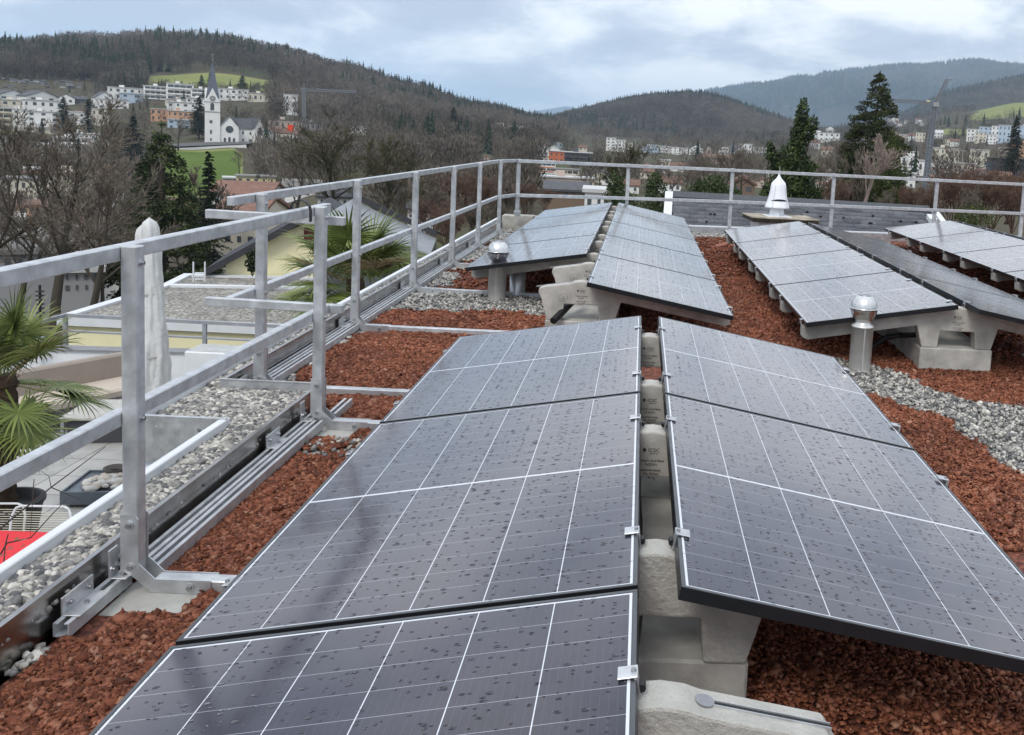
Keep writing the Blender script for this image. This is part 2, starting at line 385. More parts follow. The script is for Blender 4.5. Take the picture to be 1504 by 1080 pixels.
# ------------------------------------------------------------ panel arrays
TL,TR,PW,PL,GAP=.1679,.1813,1.134,1.722,.02
RIDGE=.5254
def make_module():
    r=empty('solar_module')
    f=MB();lw=.012
    for a in((0,PW,0,lw),(0,PW,PL-lw,PL)):
        f.box(a[0],a[1],a[2],a[3],-.035,-.0015,M['frame']);f.box(a[0]+.001,a[1]-.001,a[2]+.001,a[3]-.001,-.0014,0.0,M['framelip'])
    for a in((0,lw,lw,PL-lw),(PW-lw,PW,lw,PL-lw)):
        f.box(a[0],a[1],a[2],a[3],-.035,-.0015,M['frame']);f.box(a[0]+.001,a[1]-.001,a[2]+.0,a[3]-.0,-.0014,0.0,M['framelip'])
    f.build('frame',None,r)
    g=MB();g.box(-.0055,PW-.0305,-.0045,PL-.0295,-.006,0);gl=g.build('glass',M['solar'],r,(.018,.017,-.0015))
    g2=MB();g2.box(lw,PW-lw,lw,PL-lw,-.0085,-.0078);g2.build('backsheet',M['white'],r)
    return r
mod0=make_module();mod_used=[False]
def place_module(xc,y,side,zr,label,group):
    o=mod0 if not mod_used[0] else copy_tree(mod0);mod_used[0]=True
    if side<0:o.location=(xc-.053-PW*math.cos(TL),y,zr-PW*math.sin(TL));o.rotation_euler=(0,-TL,0)
    else:o.location=(xc+.055,y,zr);o.rotation_euler=(0,TR,0)
    tag(o,label,'solar panel',group);return o
# printed text on the concrete supports
def text_mesh(lines):
    V=[];Fc=[];
    mb=MB()
    for txt,size,x,z in lines:
        cu=bpy.data.curves.new('t','FONT');cu.body=txt;cu.size=size;cu.align_x='CENTER';cu.extrude=.0004;cu.resolution_u=2
        ob=bpy.data.objects.new('t',cu);COL.objects.link(ob);bpy.context.view_layer.update()
        me=bpy.data.meshes.new_from_object(ob.evaluated_get(bpy.context.evaluated_depsgraph_get()))
        mb.add([(v.co.x+x,-v.co.z,v.co.y+z) for v in me.vertices],[tuple(p.vertices) for p in me.polygons])
        bpy.data.objects.remove(ob);bpy.data.meshes.remove(me);bpy.data.curves.remove(cu)
    return mb
tm=text_mesh([('ICSC',.021,.008,.405),('MADE IN CH',.006,.008,.396),('Modulo SolarBase',.0135,0,.366),('SL5200V',.0135,0,.350),('patented design',.0125,0,.328),('No. 357262',.0125,0,.313),('184 Kg',.0125,0,.297)])
# small house shaped mark before the four letters
tm.box(-.034,-.024,-.0004,.0004,.405,.411);tm.add([(-.038,-.0004,.412),(-.020,-.0004,.412),(-.029,-.0004,.421)],[(0,1,2)])
TXT=tm.mesh('printed_text',M['ink'])
def tilt_z(x):return RIDGE-.040-(abs(x)-.055)*math.tan(.172) if abs(x)>.055 else RIDGE-.04
def make_support(left,right,mat):
    """left/right: True for a full wing, False for a short stub"""
    r=empty('concrete_support')
    L=1.17 if left else .33;Rr=1.17 if right else .35
    top=[]
    def tz(x):return .472-(abs(x)-.07)*.172
    pts=[]
    if left:pts+=[(-1.13,.185),(-1.17,.20),(-1.175,tz(1.17))]
    else:pts+=[(-.335,.385),(-.33,tz(.30)-.012),(-.30,tz(.30))]
    pts+=[(-.085,tz(.085)),(-.05,.481),(0,.487),(.05,.481),(.085,tz(.085))]
    if right:pts+=[(1.175,tz(1.17)),(1.17,.20),(1.13,.185)]
    else:pts+=[(.345,tz(.345)),(.38,tz(.38)-.05)]
    if not right:pts+=[(.31,.33)]
    else:pts+=[(.31,.335)]
    pts+=[(.265,.172),(.145,.172),(.132,.302),(-.132,.302),(-.145,.172),(-.265,.172),(-.31,.335)]
    mb=MB();mb.prism(pts,-.05,.05);b=mb.build('body',mat,r)
    bv=b.modifiers.new('b','BEVEL');bv.width=.008;bv.segments=2;bv.limit_method='ANGLE';bv.angle_limit=.5
    if mat is not M['conc_r']:link('printed_text',TXT,r,(0,-.0506,0))
    if not left:
        c=MB()
        for i in range(24):
            a,b2=2*PI*i/24,2*PI*(i+1)/24
            c.cyl((-.14+.033*math.cos(a),-.0505,.352+.033*math.sin(a)),(-.14+.033*math.cos(b2),-.0505,.352+.033*math.sin(b2)),.0008,n=4,caps=False)
        for z,wd in((.345,.014),(.339,.009),(.333,.004)):c.box(-.14-wd,-.14+wd,-.0512,-.0504,z,z+.0012)
        c.box(-.1406,-.1394,-.0512,-.0504,.346,.372);c.build('earth_symbol',M['conc_r'] if False else M['ink'],r)
    # channel set into the top of each wing, with its bolt
    for sx in(-1,1):
        full=left if sx<0 else right
        e=.28 if not full else .55
        c=MB();mt=Matrix.Translation((sx*.08,0,tz(.08)+.001))@Matrix.Rotation(sx*.17,4,'Y')
        x0,x1=(0,e) if sx>0 else(-e,0)
        c.box(x0,x1,-.009,-.007,-.004,.003,M['zinc'],mt);c.box(x0,x1,.007,.009,-.004,.003,M['zinc'],mt);c.box(x0,x1,-.007,.007,-.004,-.0005,M['black'],mt);c.cyl(mt@Vector((sx*.01,0,-.002)),mt@Vector((sx*.01,0,.004)),.021,n=14,mat=M['bolt'])
        c.build('mounting_channel',None,r)
    for sx in(-1,1):
        for atx in((.062,) if not(left if sx<0 else right) else(.062,1.178)):
            x=sx*atx;ridge=atx<.1
            if not ridge and not(left if sx<0 else right):continue
            z=RIDGE+.002 if ridge else RIDGE-PW*math.sin(.175)+.002
            if (not left and sx<0) or (not right and sx>0):continue
            inn=-sx if ridge else sx
            c=MB();mt=Matrix.Translation((x,0,z))@Matrix.Rotation(sx*.17,4,'Y')
            q=sorted((0,-inn*.030));p=sorted((0,inn*.012))
            c.bbox(min(q[0],p[0]),max(q[1],p[1]),-.022,.022,0,.0035,.001,M['zinc'],mt)
            c.box(p[0]+.004 if inn>0 else p[0],p[1] if inn>0 else p[1]-.004,-.020,.020,-.045,0,M['zinc'],mt)
            c.cyl(mt@Vector((inn*.004,0,.003)),mt@Vector((inn*.004,0,.009)),.006,n=6,mat=M['bolt'])
            c.cyl(mt@Vector((inn*.016,-.012,-.03)),mt@Vector((inn*.016,.012,-.03)),.009,n=8,mat=M['black'])
            c.build('clamp',None,r)
    return r
SUP={}
def place_support(xc,y,left,right,mat,label,group):
    k=(left,right,mat)
    if k not in SUP:SUP[k]=make_support(left,right,M[mat]);o=SUP[k]
    else:o=copy_tree(SUP[k])
    o.location=(xc,y,0);tag(o,label,'support',group)
    bodies.append((xc-.27,xc+.27,y-.06,y+.06))
def base_plate(xc,y0,y1,label):
    r=MB();r.bbox(xc-.275,xc+.275,y0,y1,-.045,.1715,.008);r.cyl((xc-.16,y0-.0,.03),(xc-.16,y0-.002,.03),.018,n=14,mat=None)
    tag(r.build('base_plate',M['conc']),label,'concrete base','concrete plinths under the panel arrays');bodies.append((xc-.275,xc+.275,y0,y1))
ordn=['nearest','second','third','fourth','fifth','sixth','seventh','eighth','ninth','tenth','eleventh','twelfth']
def array(xc,yl0,nl,yr0,nr,name,gname,matn='conc',yoff=.31,skip=()):
    STEP=PL+GAP
    for k in range(nl):place_module(xc,yl0+k*STEP,-1,RIDGE,f'dark panel on the left slope of the {name}, {ordn[k]} from the front','panels of the '+name)
    for k in range(nr):place_module(xc,yr0+k*STEP,1,RIDGE,f'dark panel on the right slope of the {name}, {ordn[k]} from the front','panels of the '+name)
    y0=min(yl0,yr0);N=max(nl+round((yl0-y0)/STEP),nr+round((yr0-y0)/STEP))
    j=0
    for k in range(N):
        for off in(yoff,yoff+1.055):
            y=y0+k*STEP+off;l=yl0-.05<y<yl0+nl*STEP;r=yr0-.05<y<yr0+nr*STEP
            mt='conc_r' if name=='near array' and j<3 else matn
            if j in skip:j+=1;continue
            place_support(xc,y,l,r,mt,f'cast concrete support under the {name}, {ordn[min(j,11)] if j<12 else "far"} from the front','supports of the '+name);j+=1
    yy=y0+yoff-.06;j=0
    if name=='near array':base_plate(xc,1.62,1.88,'single concrete plinth under the foreground support');yy=2.425
    while yy<y0+N*STEP-.3:
        y1=min(yy+1.17,y0+N*STEP-.2);base_plate(xc,yy,y1-.006,f'concrete plinth on the gravel below the {name}, {ordn[min(j,11)]} from the front');yy=y1;j+=1
# near array: the left side begins one module before the right side
array(.095,2.154-PL-GAP,3,2.154,2,'near array','near array')
array(-.42,8.50,4,6.82,5,'middle array','middle array')
array(2.435,6.62,4,6.47,4,'right array','right array')
array(5.32,6.70,5,6.70,5,'far right array','far right array')
# black solar cables
def cable(pts,r,label,name='cable'):
    m=MB();m.tube(pts,r,8);tag(m.build(name,M['black']),label,'cable')
cable([(-.01+.06,2.42,.22),(.06,2.6,.20),(.055,2.9,.19),(.06,3.3,.19),(.05,3.52,.22),(.06,4.2,.19)],.011,'black cable lying on the plinth in the gap of the near array')
cable([(-.62,6.95,.19),(-.56,7.1,.24),(-.50,7.3,.29),(-.46,7.6,.31)],.028,'thick black conduit passing through the front support of the middle array')
cable([(1.85,6.95,.10),(1.95,6.93,.19),(2.05,6.9,.22),(2.2,6.95,.22)],.022,'thick black conduit entering the front support of the right array')
m=MB();pp=[Wz(u,v,.03) for u,v in((1052,362),(1070,357),(1085,364),(1105,360),(1125,368),(1142,366),(1150,372))]
for k in range(3):m.tube([p+np.array([0,.05*k,0.008*k-.01]) for p in pp],.007,6)
tag(m.build('conduit',plain('salmon_conduit',(.52,.22,.15),.6)),'salmon coloured conduit loops on the red gravel before the right array','conduit')
# ------------------------------------------------------------ vents and chimney
def vent(x,y,k,label):
    r=empty('vent_pipe',(x,y,0),0,label,'vent','stainless roof vents with ball tops')
    m=MB();m.lathe([(.080*k,-.02),(.080*k,.33),(.084*k,.331),(.084*k,.337),(.078*k,.345),(.058*k,.358),(.055*k,.372)],32);m.box(-.004,.004,-.081*k,-.0795*k,0,.33);m.build('pipe',M['satin'],r)
    m=MB();m.lathe([(.05*k,.367),(.062*k,.375),(.085*k,.41),(.097*k,.445),(.099*k,.466),(.106*k,.468),(.106*k,.474),(.098*k,.476)],32);m.build('lower_bowl',M['inox'],r)
    m=MB();m.lathe([(.098*k,.476),(.094*k,.505),(.080*k,.535),(.055*k,.560),(.046*k,.563)],32);m.build('dome',M['inox'],r)
    m=MB();m.lathe([(.046*k,.5635),(.044*k,.569),(0.001,.570)],24);m.build('cap',M['bolt'],r)
    bodies.append((x-.08*k,x+.08*k,y-.08*k,y+.08*k));return r
vent(1.68,6.60,1.,'stainless ball topped vent on pale pebbles in front of the right array')
vent(-1.33,8.76,1.06,'stainless ball topped vent beside the left railing, before the middle array')
m=MB();m.lathe([(.078,-.02),(.078,.27),(.07,.272),(.001,.272)],28,c=(-1.17,9.02,0));tag(m.build('plain_pipe',M['zinc']),'plain grey pipe stub standing under the edge of the middle array','pipe')
ch=empty('chimney',(2.3,14.95,0),.10,'low rendered chimney with mossy slab and white bell cowl near the far railing','chimney')
m=MB();m.box(-.42,.42,-.3,.3,-.03,.40);m.build('shaft',M['white'],ch)
m=MB();m.bbox(-.545,.545,-.415,.415,.402,.452,.014);m.build('mossy_edge',plain('black_moss',(.035,.032,.022),1,0,.6,14,1,50,bdist=.02),ch);m=MB();m.bbox(-.55,.55,-.42,.42,.4535,.478,.008);m.build('slab',plain('mossy_slab',(.33,.29,.23),.9,0,.4,5,1,40,dirt=(.03,.028,.02)),ch)
cw=plain('white_painted_cowl',(.78,.80,.83),.4,0,.04,3)
m=MB();m.cyl((-.06,0,.475),(-.06,0,.66),.125,.105,4,None,True,False,Matrix.Rotation(0,4,'Z'));m.bbox(-.25,.15,-.2,.2,.475,.485,.003);m.build('cowl_foot',cw,ch)
m=MB();m.lathe([(.205,.615),(.196,.64),(.172,.715),(.150,.80),(.132,.90),(.116,.98),(.098,1.02),(.066,1.055),(.032,1.10),(.014,1.145),(.006,1.18)],28,c=(-.06,0,0))
for v in m.v:
    if v.z>.95:
        a=math.atan2(v.y,v.x+.06);v.x=-.06+(v.x+.06)*(1+.28*math.cos(4*a)*min(1,(v.z-.95)/.1))
        v.y*=(1+.28*math.cos(4*a)*min(1,(v.z-.95)/.1))
b=m.build('cowl_bell',cw,ch);m2=MB()
for a in(-2.2,-.9):m2.cyl((-.06+.206*math.cos(a),.206*math.sin(a),.62),(-.06+.122*math.cos(a),.122*math.sin(a),.99),.0035,n=5)
m2.build('cowl_seam',M['zinc'],ch);sm=b.modifiers.new('s','SOLIDIFY');sm.thickness=.006
m=MB()
for i in range(14):
    a0=math.radians(-140+i*100/14);a1=math.radians(-140+(i+1)*100/14);z0=.735+.012*math.sin(i/14*PI);z1=.735+.012*math.sin((i+1)/14*PI);th=.013*math.sin((i+.5)/14*PI)+.003
    m.add([(-.06+.173*math.cos(a),.173*math.sin(a),z) for a,z in((a0,z0-th),(a1,z1-th),(a1,z1+th),(a0,z0+th))],[(0,1,2,3)])
m.build('cowl_slot',M['black'],ch)
m=MB();m.cyl((-.06,0,1.13),(-.055,0,1.29),.011,.003,6);m.build('spike',M['zinc'],ch)
# ------------------------------------------------------------ railings
ZT,ZM=1.15,.595
def bolt(mb,p,dx,r=.013):
    p=Vector(p);d=Vector(dx);mb.cyl(p,p+d*.004,r*1.25,n=14,mat=M['zinc']);mb.cyl(p+d*.004,p+d*.012,r*.8,n=6,mat=M['bolt'])
def post(root,x,y,z0=.05,foot=True,arm=.62):
    m=MB();m.bbox(x-.026,x+.026,y-.026,y+.026,z0,ZT+.026,.004);p=m.build('post',M['alu'],root)
    b=MB()
    for z in(ZT-.03,ZM):bolt(b,(x+.026,y,z),(1,0,0),.009)
    b.build('bolt',None,p)
    if foot:
        # bent side plates and the arm lying across the gravel
        m=MB()
        for dy in(-.032,.028):
            poly=[(x-.030,.27),(x+.018,.27),(x+.030,.255),(x+.030,.10),(x+.085,.048),(x+.27,.048),(x+.27,-.0),(x+.072,-.0),(x+.01,.055),(x-.030,.075)]
            m.prism(poly,y+dy,y+dy+.004,M['zinc'])
            s=-1 if dy<0 else 1;yy=y+dy+(0 if dy<0 else .004)
            for bx,bz in((x,.235),(x+.004,.088),(x+.20,.024)):bolt(m,(bx,yy,bz),(0,s,0),.012)
        m.build('foot_bracket',None,root)
        m=MB();m.bbox(x+.075,x+arm,y-.027,y+.027,.0,.046,.004);m.build('ballast_arm',M['alu'],root)
        bodies.append((x-.04,x+arm,y-.03,y+.03))
def rail(root,pts,z,w=.042,h=.05,name='rail'):
    m=MB()
    for a,b in zip(pts[:-1],pts[1:]):
        a=Vector((*a,z) if len(a)==2 else a);b=Vector((*b,z) if len(b)==2 else b);d=b-a;L=d.length
        M4=Matrix.Translation(a)@d.to_track_quat('X','Z').to_matrix().to_4x4()
        m.bbox(0,L,-w/2,w/2,-h/2,h/2,.004,None,M4)
    return m.build(name,M['alu'],root)
r1=empty('guard_railing',(-1.65,3,0),0,'nearest aluminium guard railing with two posts at the lower left roof edge','railing','aluminium roof edge railings');r1.location=(0,0,0)
X1=lambda y:-1.667+.0044*y;X2=lambda y:-2.2205+.0044*y
for y in(1.28,3.04,4.79):post(r1,X1(y),y,arm=.42)
o=-.048
for z in(ZT,ZM):rail(r1,[(X1(-1)+o,-1.),(X1(2.2)+o,2.2)],z);rail(r1,[(X1(2.2)+o,2.201),(X1(5.02)+o,5.02)],z,.0415,.0495)
# coupling rivets, black straps
m=MB()
for y in(2.28,2.15):
    m.cyl((X1(y)+o,y,ZM+.025),(X1(y)+o,y,ZM+.030),.012,.008,8)
m.build('rivet',M['zinc'],r1)
m=MB();
for y in(4.62,):
    for i in range(8):
        a0,a1=PI*i/8,PI*(i+1)/8
        m.add([(X1(y)+o-.05*math.cos(a),y+dy,ZT+.02+.05*math.sin(a)) for a,dy in((a0,0),(a1,0),(a1,.03),(a0,.03))],[(0,1,2,3)])
for dy in(0,):
    m.box(X1(4.62)+o-.052,X1(4.62)+o-.048,4.62,4.65,ZT-.04,ZT+.02);m.box(X1(4.62)+o+.048,X1(4.62)+o+.052,4.62,4.65,ZT-.04,ZT+.02)
b=m.build('rubber_clip',M['black'],r1);q=b.modifiers.new('s','SOLIDIFY');q.thickness=.004
r2=empty('guard_railing',(0,0,0),0,'long aluminium guard railing of six posts along the left roof edge behind the jog','railing','aluminium roof edge railings')
Y2=[5.40,7.17,8.974,10.743,12.411,14.15]
for i,y in enumerate(Y2):post(r2,X2(y),y,arm=(1.3 if i in(1,2) else .95) if i else .95)
for z in(ZT,ZM):
    rail(r2,[(X2(5.1)+o,5.10),(X2(10)+o,10.)],z);rail(r2,[(X2(10)+o,10.001),(X2(14.2)+o,14.2),(-2.03,14.93)],z)
    # cross piece closing the jog
    rail(r2,[(-2.36,5.07),(-1.60,5.03)],z-(.07 if z==ZT else .0)-.001,.04,.048,'cross_rail')
# straight aluminium base rails along the steel sheet
def base_rail(x,y0,y1,label):
    r=empty('base_rail',(0,0,0),0,label,'rail','aluminium base rails along the parapet')
    m=MB();m.box(x-.024,x+.024,y0,y1,.012,.016);m.box(x-.024,x-.020,y0,y1,.016,.052);m.box(x+.020,x+.024,y0,y1,.016,.052)
    m.box(x-.024,x-.009,y0,y1,.052,.056);m.box(x+.009,x+.024,y0,y1,.052,.056);m.build('channel',M['alu'],r)
    return r
def clamp_plate(root,x,y,L,zt=.115):
    m=MB();m.bbox(x-.003,x+.003,y,y+L,.052,zt,.001,M['zinc']);m.bbox(x+.003,x+.055,y,y+L,.0565,.0605,.001,M['zinc'])
    for t in(.2,.8):bolt(m,(x+.003,y+L*t,.088),(1,0,0),.009)
    m.cyl((x+.03,y+L*.5,.0605),(x+.03,y+L*.5,.068),.008,n=6,mat=M['bolt']);m.build('clamp_plate',None,root)
b1=base_rail(-1.690,2.70,3.045,'short aluminium rail end with bolted angle plate beside the nearest post foot');clamp_plate(b1,-1.712,2.74,.16)
clamp_plate(b1,-1.705,2.98,.05,.155)
b2=base_rail(-1.685,3.08,4.95,'long aluminium rail lying along the steel sheet between the two nearest posts');clamp_plate(b2,-1.712,4.28,.16);clamp_plate(b2,-1.705,4.70,.05,.155)
b3=base_rail(-1.625,3.09,4.74,'inner aluminium rail running beside the red gravel between the two nearest posts')
b4=base_rail(-2.235,5.2,10.0,'aluminium rail along the foot of the long railing, nearer length');b5=base_rail(-2.172,5.45,14.6,'inner aluminium rail along the foot of the long railing')
b6=base_rail(-2.235,10.02,14.9,'aluminium rail along the foot of the long railing, farther length')
for y in(5.2,6.98,8.78,10.5,12.2):clamp_plate(b4 if y<10 else b6,-2.252,y,.14)
for a in((-1.72,-1.60,2.7,4.95),(-2.26,-2.14,5.2,14.9)):bodies.append(a)
b7=base_rail(-1.60,4.86,5.15,'short rail stub poking past the second post');
# pavers under the post feet
for i,(x,y,la) in enumerate(((-1.545,2.99,'square concrete paver under the nearest railing foot'),(-1.55,4.72,'square concrete paver under the second railing foot'),(-2.05,7.12,'square concrete paver under the foot of the second post behind the jog'),(-2.05,8.93,'square concrete paver under the foot of the third post behind the jog'),(-2.05,10.7,'square concrete paver under the foot of the fourth post behind the jog'))):
    m=MB();m.bbox(x-.13,x+.13,y-.13,y+.11,-.03,-.001+.012*0+.0,.004)
    for v in m.v:v.z+=.0
    tag(m.build('paver',M['slab']),la,'paver','pavers under the railing feet');bodies.append((x-.13,x+.13,y-.13,y+.11))
# far railing
r3=empty('guard_railing',(0,0,0),0,'far aluminium railing crossing the roof edge in front of the slate roof','railing','aluminium roof edge railings')
FP=[(-1.99,14.95),(-.23,15.62),(1.60,16.2),(3.48,16.55),(5.50,16.95),(7.30,17.30),(9.2,17.6)]
for x,y in FP:
    m=MB();m.bbox(x-.03,x+.03,y-.03,y+.03,.05 if x>-1 else .27,ZT+.03,.004);m.build('post',M['alu'],r3)
    m=MB();m.bbox(x-.05,x+.05,y-.05,y+.05,.03 if x>-1 else .27,.10 if x>-1 else .34,.004);m.build('post_foot',M['zinc'],r3)
for z in(ZT,ZM):rail(r3,[(x-.01,y-.05) for x,y in FP],z,.045,.055)
# ------------------------------------------------------------ the stones
pr=lambda x,y:~is_pebble(x,y)&(x>-2.2)&((x>-1.68)|(y>5.14))
redc=tinted('red_lava_chips',[(0,(.09,.030,.016)),(.3,(.175,.056,.029)),(.65,(.26,.090,.047)),(.93,(.33,.13,.075)),(1,(.38,.20,.13))],.8,.25,noise=1.7)
pebc=tinted('grey_river_pebbles',[(0,(.07,.07,.072)),(.3,(.17,.165,.155)),(.55,(.30,.285,.255)),(.8,(.45,.42,.365)),(1,(.60,.57,.51))],.5,.45,noise=60.)
def redz(x,y):return np.full(x.shape,.004)
parts=[stones('r',None,52000,(-1.68,-.6,1.6,3.6),.0148,.36,CHIP,pr,redz,.5,1.2),
 stones('r',None,42000,(-1.68,-.5,3.4,5.4),.0155,.36,CHIP,pr,redz,.5,1.2),
 stones('r',None,19000,(.25,2.0,1.4,3.1),.0155,.34,CHIP,pr,redz,.5,1),
 stones('r',None,56000,(-2.2,-.3,5.1,8.6),.0175,.32,CHIP,pr,redz,.5,1),
 stones('r',None,80000,(.9,4.4,3.6,7.2),.0175,.32,CHIP,pr,redz,.5,1),
 stones('r',None,26000,(.6,2.2,6.8,11),.028,.28,CHIP,pr,redz,.5,1),
 stones('r',None,30000,(-2.1,6.5,7.,16),.036,.25,CHIP,pr,redz,.45,1)]
V,Fc,T=merge(parts);tag(link('red_gravel',npmesh('red_gravel',V,Fc,[redc],tint=T)),kind='stuff')
ledge=lambda x,y:np.where(y<4.43,.085,np.where(y<5.09,.08,.10))
pl1=lambda x,y:(x>-1.948)&(x<-1.745)&(y<4.45)
pl2=lambda x,y:(x>-2.378)&(x<-1.745)&(y>4.42)&(y<5.085)
pl3=lambda x,y:(x>-2.378)&(x<-2.290)&(y>5.11)&(y<15)
heap1=lambda x,y:.088+.018*np.clip(1-np.abs(x+1.86)/.1,0,1)
heap2=lambda x,y:.085+.0*x
pk=lambda x,y:is_pebble(x,y)&((x>-1.72)|(y>5.14))&(x>-2.25)
few=lambda x,y:pr(x,y)&(wob(x*2,y*2,1)>.6)
def bb(*a,**k):
    global bodies;s=bodies;bodies=[];r=stones(*a,**k);bodies=s;return r
parts=[bb('p',None,4200,(-1.95,-1.74,2.0,3.3),.0255,.26,ICO2,pl1,heap1,.72,1.0),
 bb('p',None,4200,(-1.95,-1.74,3.2,4.45),.025,.25,ICO2,pl1,heap1,.72,1.0),
 bb('p',None,5200,(-2.38,-1.74,4.42,5.09),.026,.25,ICO2,pl2,heap2,.7,1.0)]
V1=merge(parts)
parts=[bb('p',None,5200,(-2.38,-2.28,5.1,12),.030,.25,ICO1,pl3,lambda x,y:.098+0*x,.7,.6),
 stones('p',None,16000,(1.2,3.4,4.1,7.0),.024,.28,ICO1,pk,.006,.7,.8),
 stones('p',None,13000,(-2.27,-.55,5.1,9.9),.026,.26,ICO1,pk,.006,.7,.8),
 stones('p',None,9000,(-2.2,-1.6,9.9,15.4),.034,.25,ICO1,pk,.006,.7,.8),
 stones('p',None,9000,(-.4,3.3,14.9,16.5),.036,.25,ICO1,pk,.006,.7,.8),
 stones('p',None,900,(-1.72,-1.6,2.0,2.9),.026,.25,ICO2,pk,.006,.7,.8),
 stones('p',None,520,(-1.66,-1.0,3.8,5.2),.022,.25,ICO1,lambda x,y:(np.hypot((x+1.42)/.22,(y-4.45)/.13)<1),.016,.7,.6),
 stones('p',None,420,(-1.66,4.,3.0,8),.022,.3,ICO1,few,.014,.7,.6)]
V2=merge([V1]+parts);tag(link('grey_pebbles',npmesh('grey_pebbles',*V2[:2],[pebc],tint=V2[2],smooth=True)),kind='stuff')
# sheet below the stones: one surface, coloured by which stone lies on it
nx,ny=330,420;gx=np.linspace(-2.26,12.9,nx);gx=np.concatenate([np.linspace(-2.262,4.5,260),np.linspace(4.6,12.9,40)]);gy=np.concatenate([np.linspace(-3,1.4,20),np.linspace(1.5,10,360),np.linspace(10.1,18.2,180)])
GX,GY=np.meshgrid(gx,gy);PB=is_pebble(GX,GY).astype(np.float32)
keep=(GY<YF(GX)-.02)&((GX>-1.735)|(GY>5.1))
V=np.stack([GX,GY,.003*np.sin(GX*7)*np.sin(GY*6)-.002],-1).reshape(-1,3);nxx=len(gx);idx=np.arange(len(V)).reshape(GX.shape)
q=np.stack([idx[:-1,:-1],idx[:-1,1:],idx[1:,1:],idx[1:,:-1]],-1).reshape(-1,4);kk=keep.reshape(-1);q=q[kk[q].all(1)]
t=NT('gravel_sheet');a=t.n('ShaderNodeAttribute',attribute_name='tint').outputs['Fac'];c=t.coord()
vo=t.n('ShaderNodeTexVoronoi',inp={'Vector':c,'Scale':48.});rc=t.n('ShaderNodeSeparateColor',inp={0:vo.outputs['Color']}).outputs[0]
red=t.ramp(rc,[(0,(.06,.018,.010)),(.5,(.14,.04,.021)),(1,(.24,.08,.045))]);gr=t.ramp(rc,[(0,(.08,.08,.085)),(.5,(.27,.26,.25)),(1,(.5,.48,.45))])
t.set(Base_Color=t.mix(t.math('GREATER_THAN',a,.5),red,gr),Roughness=.85,Normal=t.bump(vo.outputs['Distance'],.9,-.012))
tag(link('gravel_bed',npmesh('gravel_bed',V,q,[t.m],tint=PB.reshape(-1))),kind='structure')
# ============================================================ TERRACE BELOW ON THE LEFT
ZF=-3.0
t=NT('terrace_tiles');c=t.coord('Object');br=t.n('ShaderNodeTexBrick',offset=0.,inp={'Vector':c,'Scale':1.,'Mortar Size':.006,'Brick Width':.6,'Row Height':.6,'Color1':(.42,.41,.385,1),'Color2':(.36,.355,.335,1),'Mortar':(.07,.07,.065,1)})
nz=t.ramp(t.noise(c,2.2,6,.65),[(.3,(.72,.72,.72)),(.7,(1.12,1.12,1.12))]);x=t.n('ShaderNodeMix',data_type='RGBA',blend_type='MULTIPLY');x.inputs[0].default_value=1;t.t.links.new(br.outputs[0],x.inputs[6]);t.t.links.new(nz,x.inputs[7])
t.set(Base_Color=x.outputs[2],Roughness=.7)
m=MB();m.box(-15,-2.405,1,17.2,ZF-.2,ZF);tag(m.build('terrace_paving',t.m),kind='structure')
def tube_w(mb,p,q,r,mat=None,n=8):mb.cyl(p,q,r,r,n,mat)
TW=empty('terrace_wall',(0,0,0),0,'low white terrace wall with dark coping beyond the sofa','wall')
p0=Wz(60,512,-2.45);p1=Wz(292,517,-2.45)
dv=Vector((p1-p0));Lw=dv.length;MW=Matrix.Translation(Vector(p0))@Matrix.Rotation(math.atan2(dv.y,dv.x),4,'Z')
m=MB();m.box(-3,Lw+7,0,.18,-.6,-.03,None,MW);m.build('wall',M['white'],TW)
m=MB();m.box(-3,Lw+7,-.04,.24,-.029,.0,None,MW);m.build('coping',plain('dark_coping',(.22,.22,.23),.5),TW)
TR_=empty('terrace_railing',(0,0,0),0,'grey steel railing with three bars along the far edge of the terrace','railing')
a=Wz(96,463,-2.0);b=Wz(560,487,-2.0);a=np.array(a);b=np.array(b)
rl=plain('grey_steel_rail',(.33,.34,.36),.45,.5)
def rail_bar(root,a,b,z,w,h,name='rail'):
    a=Vector((a[0],a[1],z));b=Vector((b[0],b[1],z));d=b-a;M4=Matrix.Translation(a)@d.to_track_quat('X','Z').to_matrix().to_4x4()
    m=MB();m.bbox(0,d.length,-w/2,w/2,-h/2,h/2,.003,None,M4);m.build(name,rl,root)
a2=np.array(Wz(-40,500,-2.0))
for z,h in((-2.0,.06),(-2.28,.03),(-2.55,.03)):rail_bar(TR_,a,b,z,.05,h);rail_bar(TR_,a2,a,z,.05,h)
for f in(0,.44,.88):
    p=a+(b-a)*f;m=MB();m.box(p[0]-.03,p[0]+.03,p[1]-.03,p[1]+.03,-2.98,-2.03);m.build('post',rl,TR_)
m=MB();
for k in range(6):m.lathe([(.02,-1.95+k*.075),(.07,-1.94+k*.075),(.07,-1.925+k*.075),(.02,-1.915+k*.075)],12,c=(a[0]-.3,a[1]-.2,0))
m.cyl((a[0]-.3,a[1]-.2,-2.6),(a[0]-.3,a[1]-.2,-1.45),.02);tag(m.build('stack_lamp',M['black']),'small black finned garden lamp by the corner of the terrace railing','lamp')
# planter
p=np.array(Wz(318,512,-2.35));m=MB();m.bbox(p[0]-.4,p[0]+.9,p[1]-.3,p[1]+.3,ZF,-2.35,.02);pl=m.build('planter',M['white']);tag(pl,'white rectangular planter beside the low terrace wall','planter')
m=MB();m.box(p[0]-.36,p[0]+.86,p[1]-.26,p[1]+.26,-2.349,-2.343);m.build('soil',plain('soil',(.42,.43,.42),.9),pl)
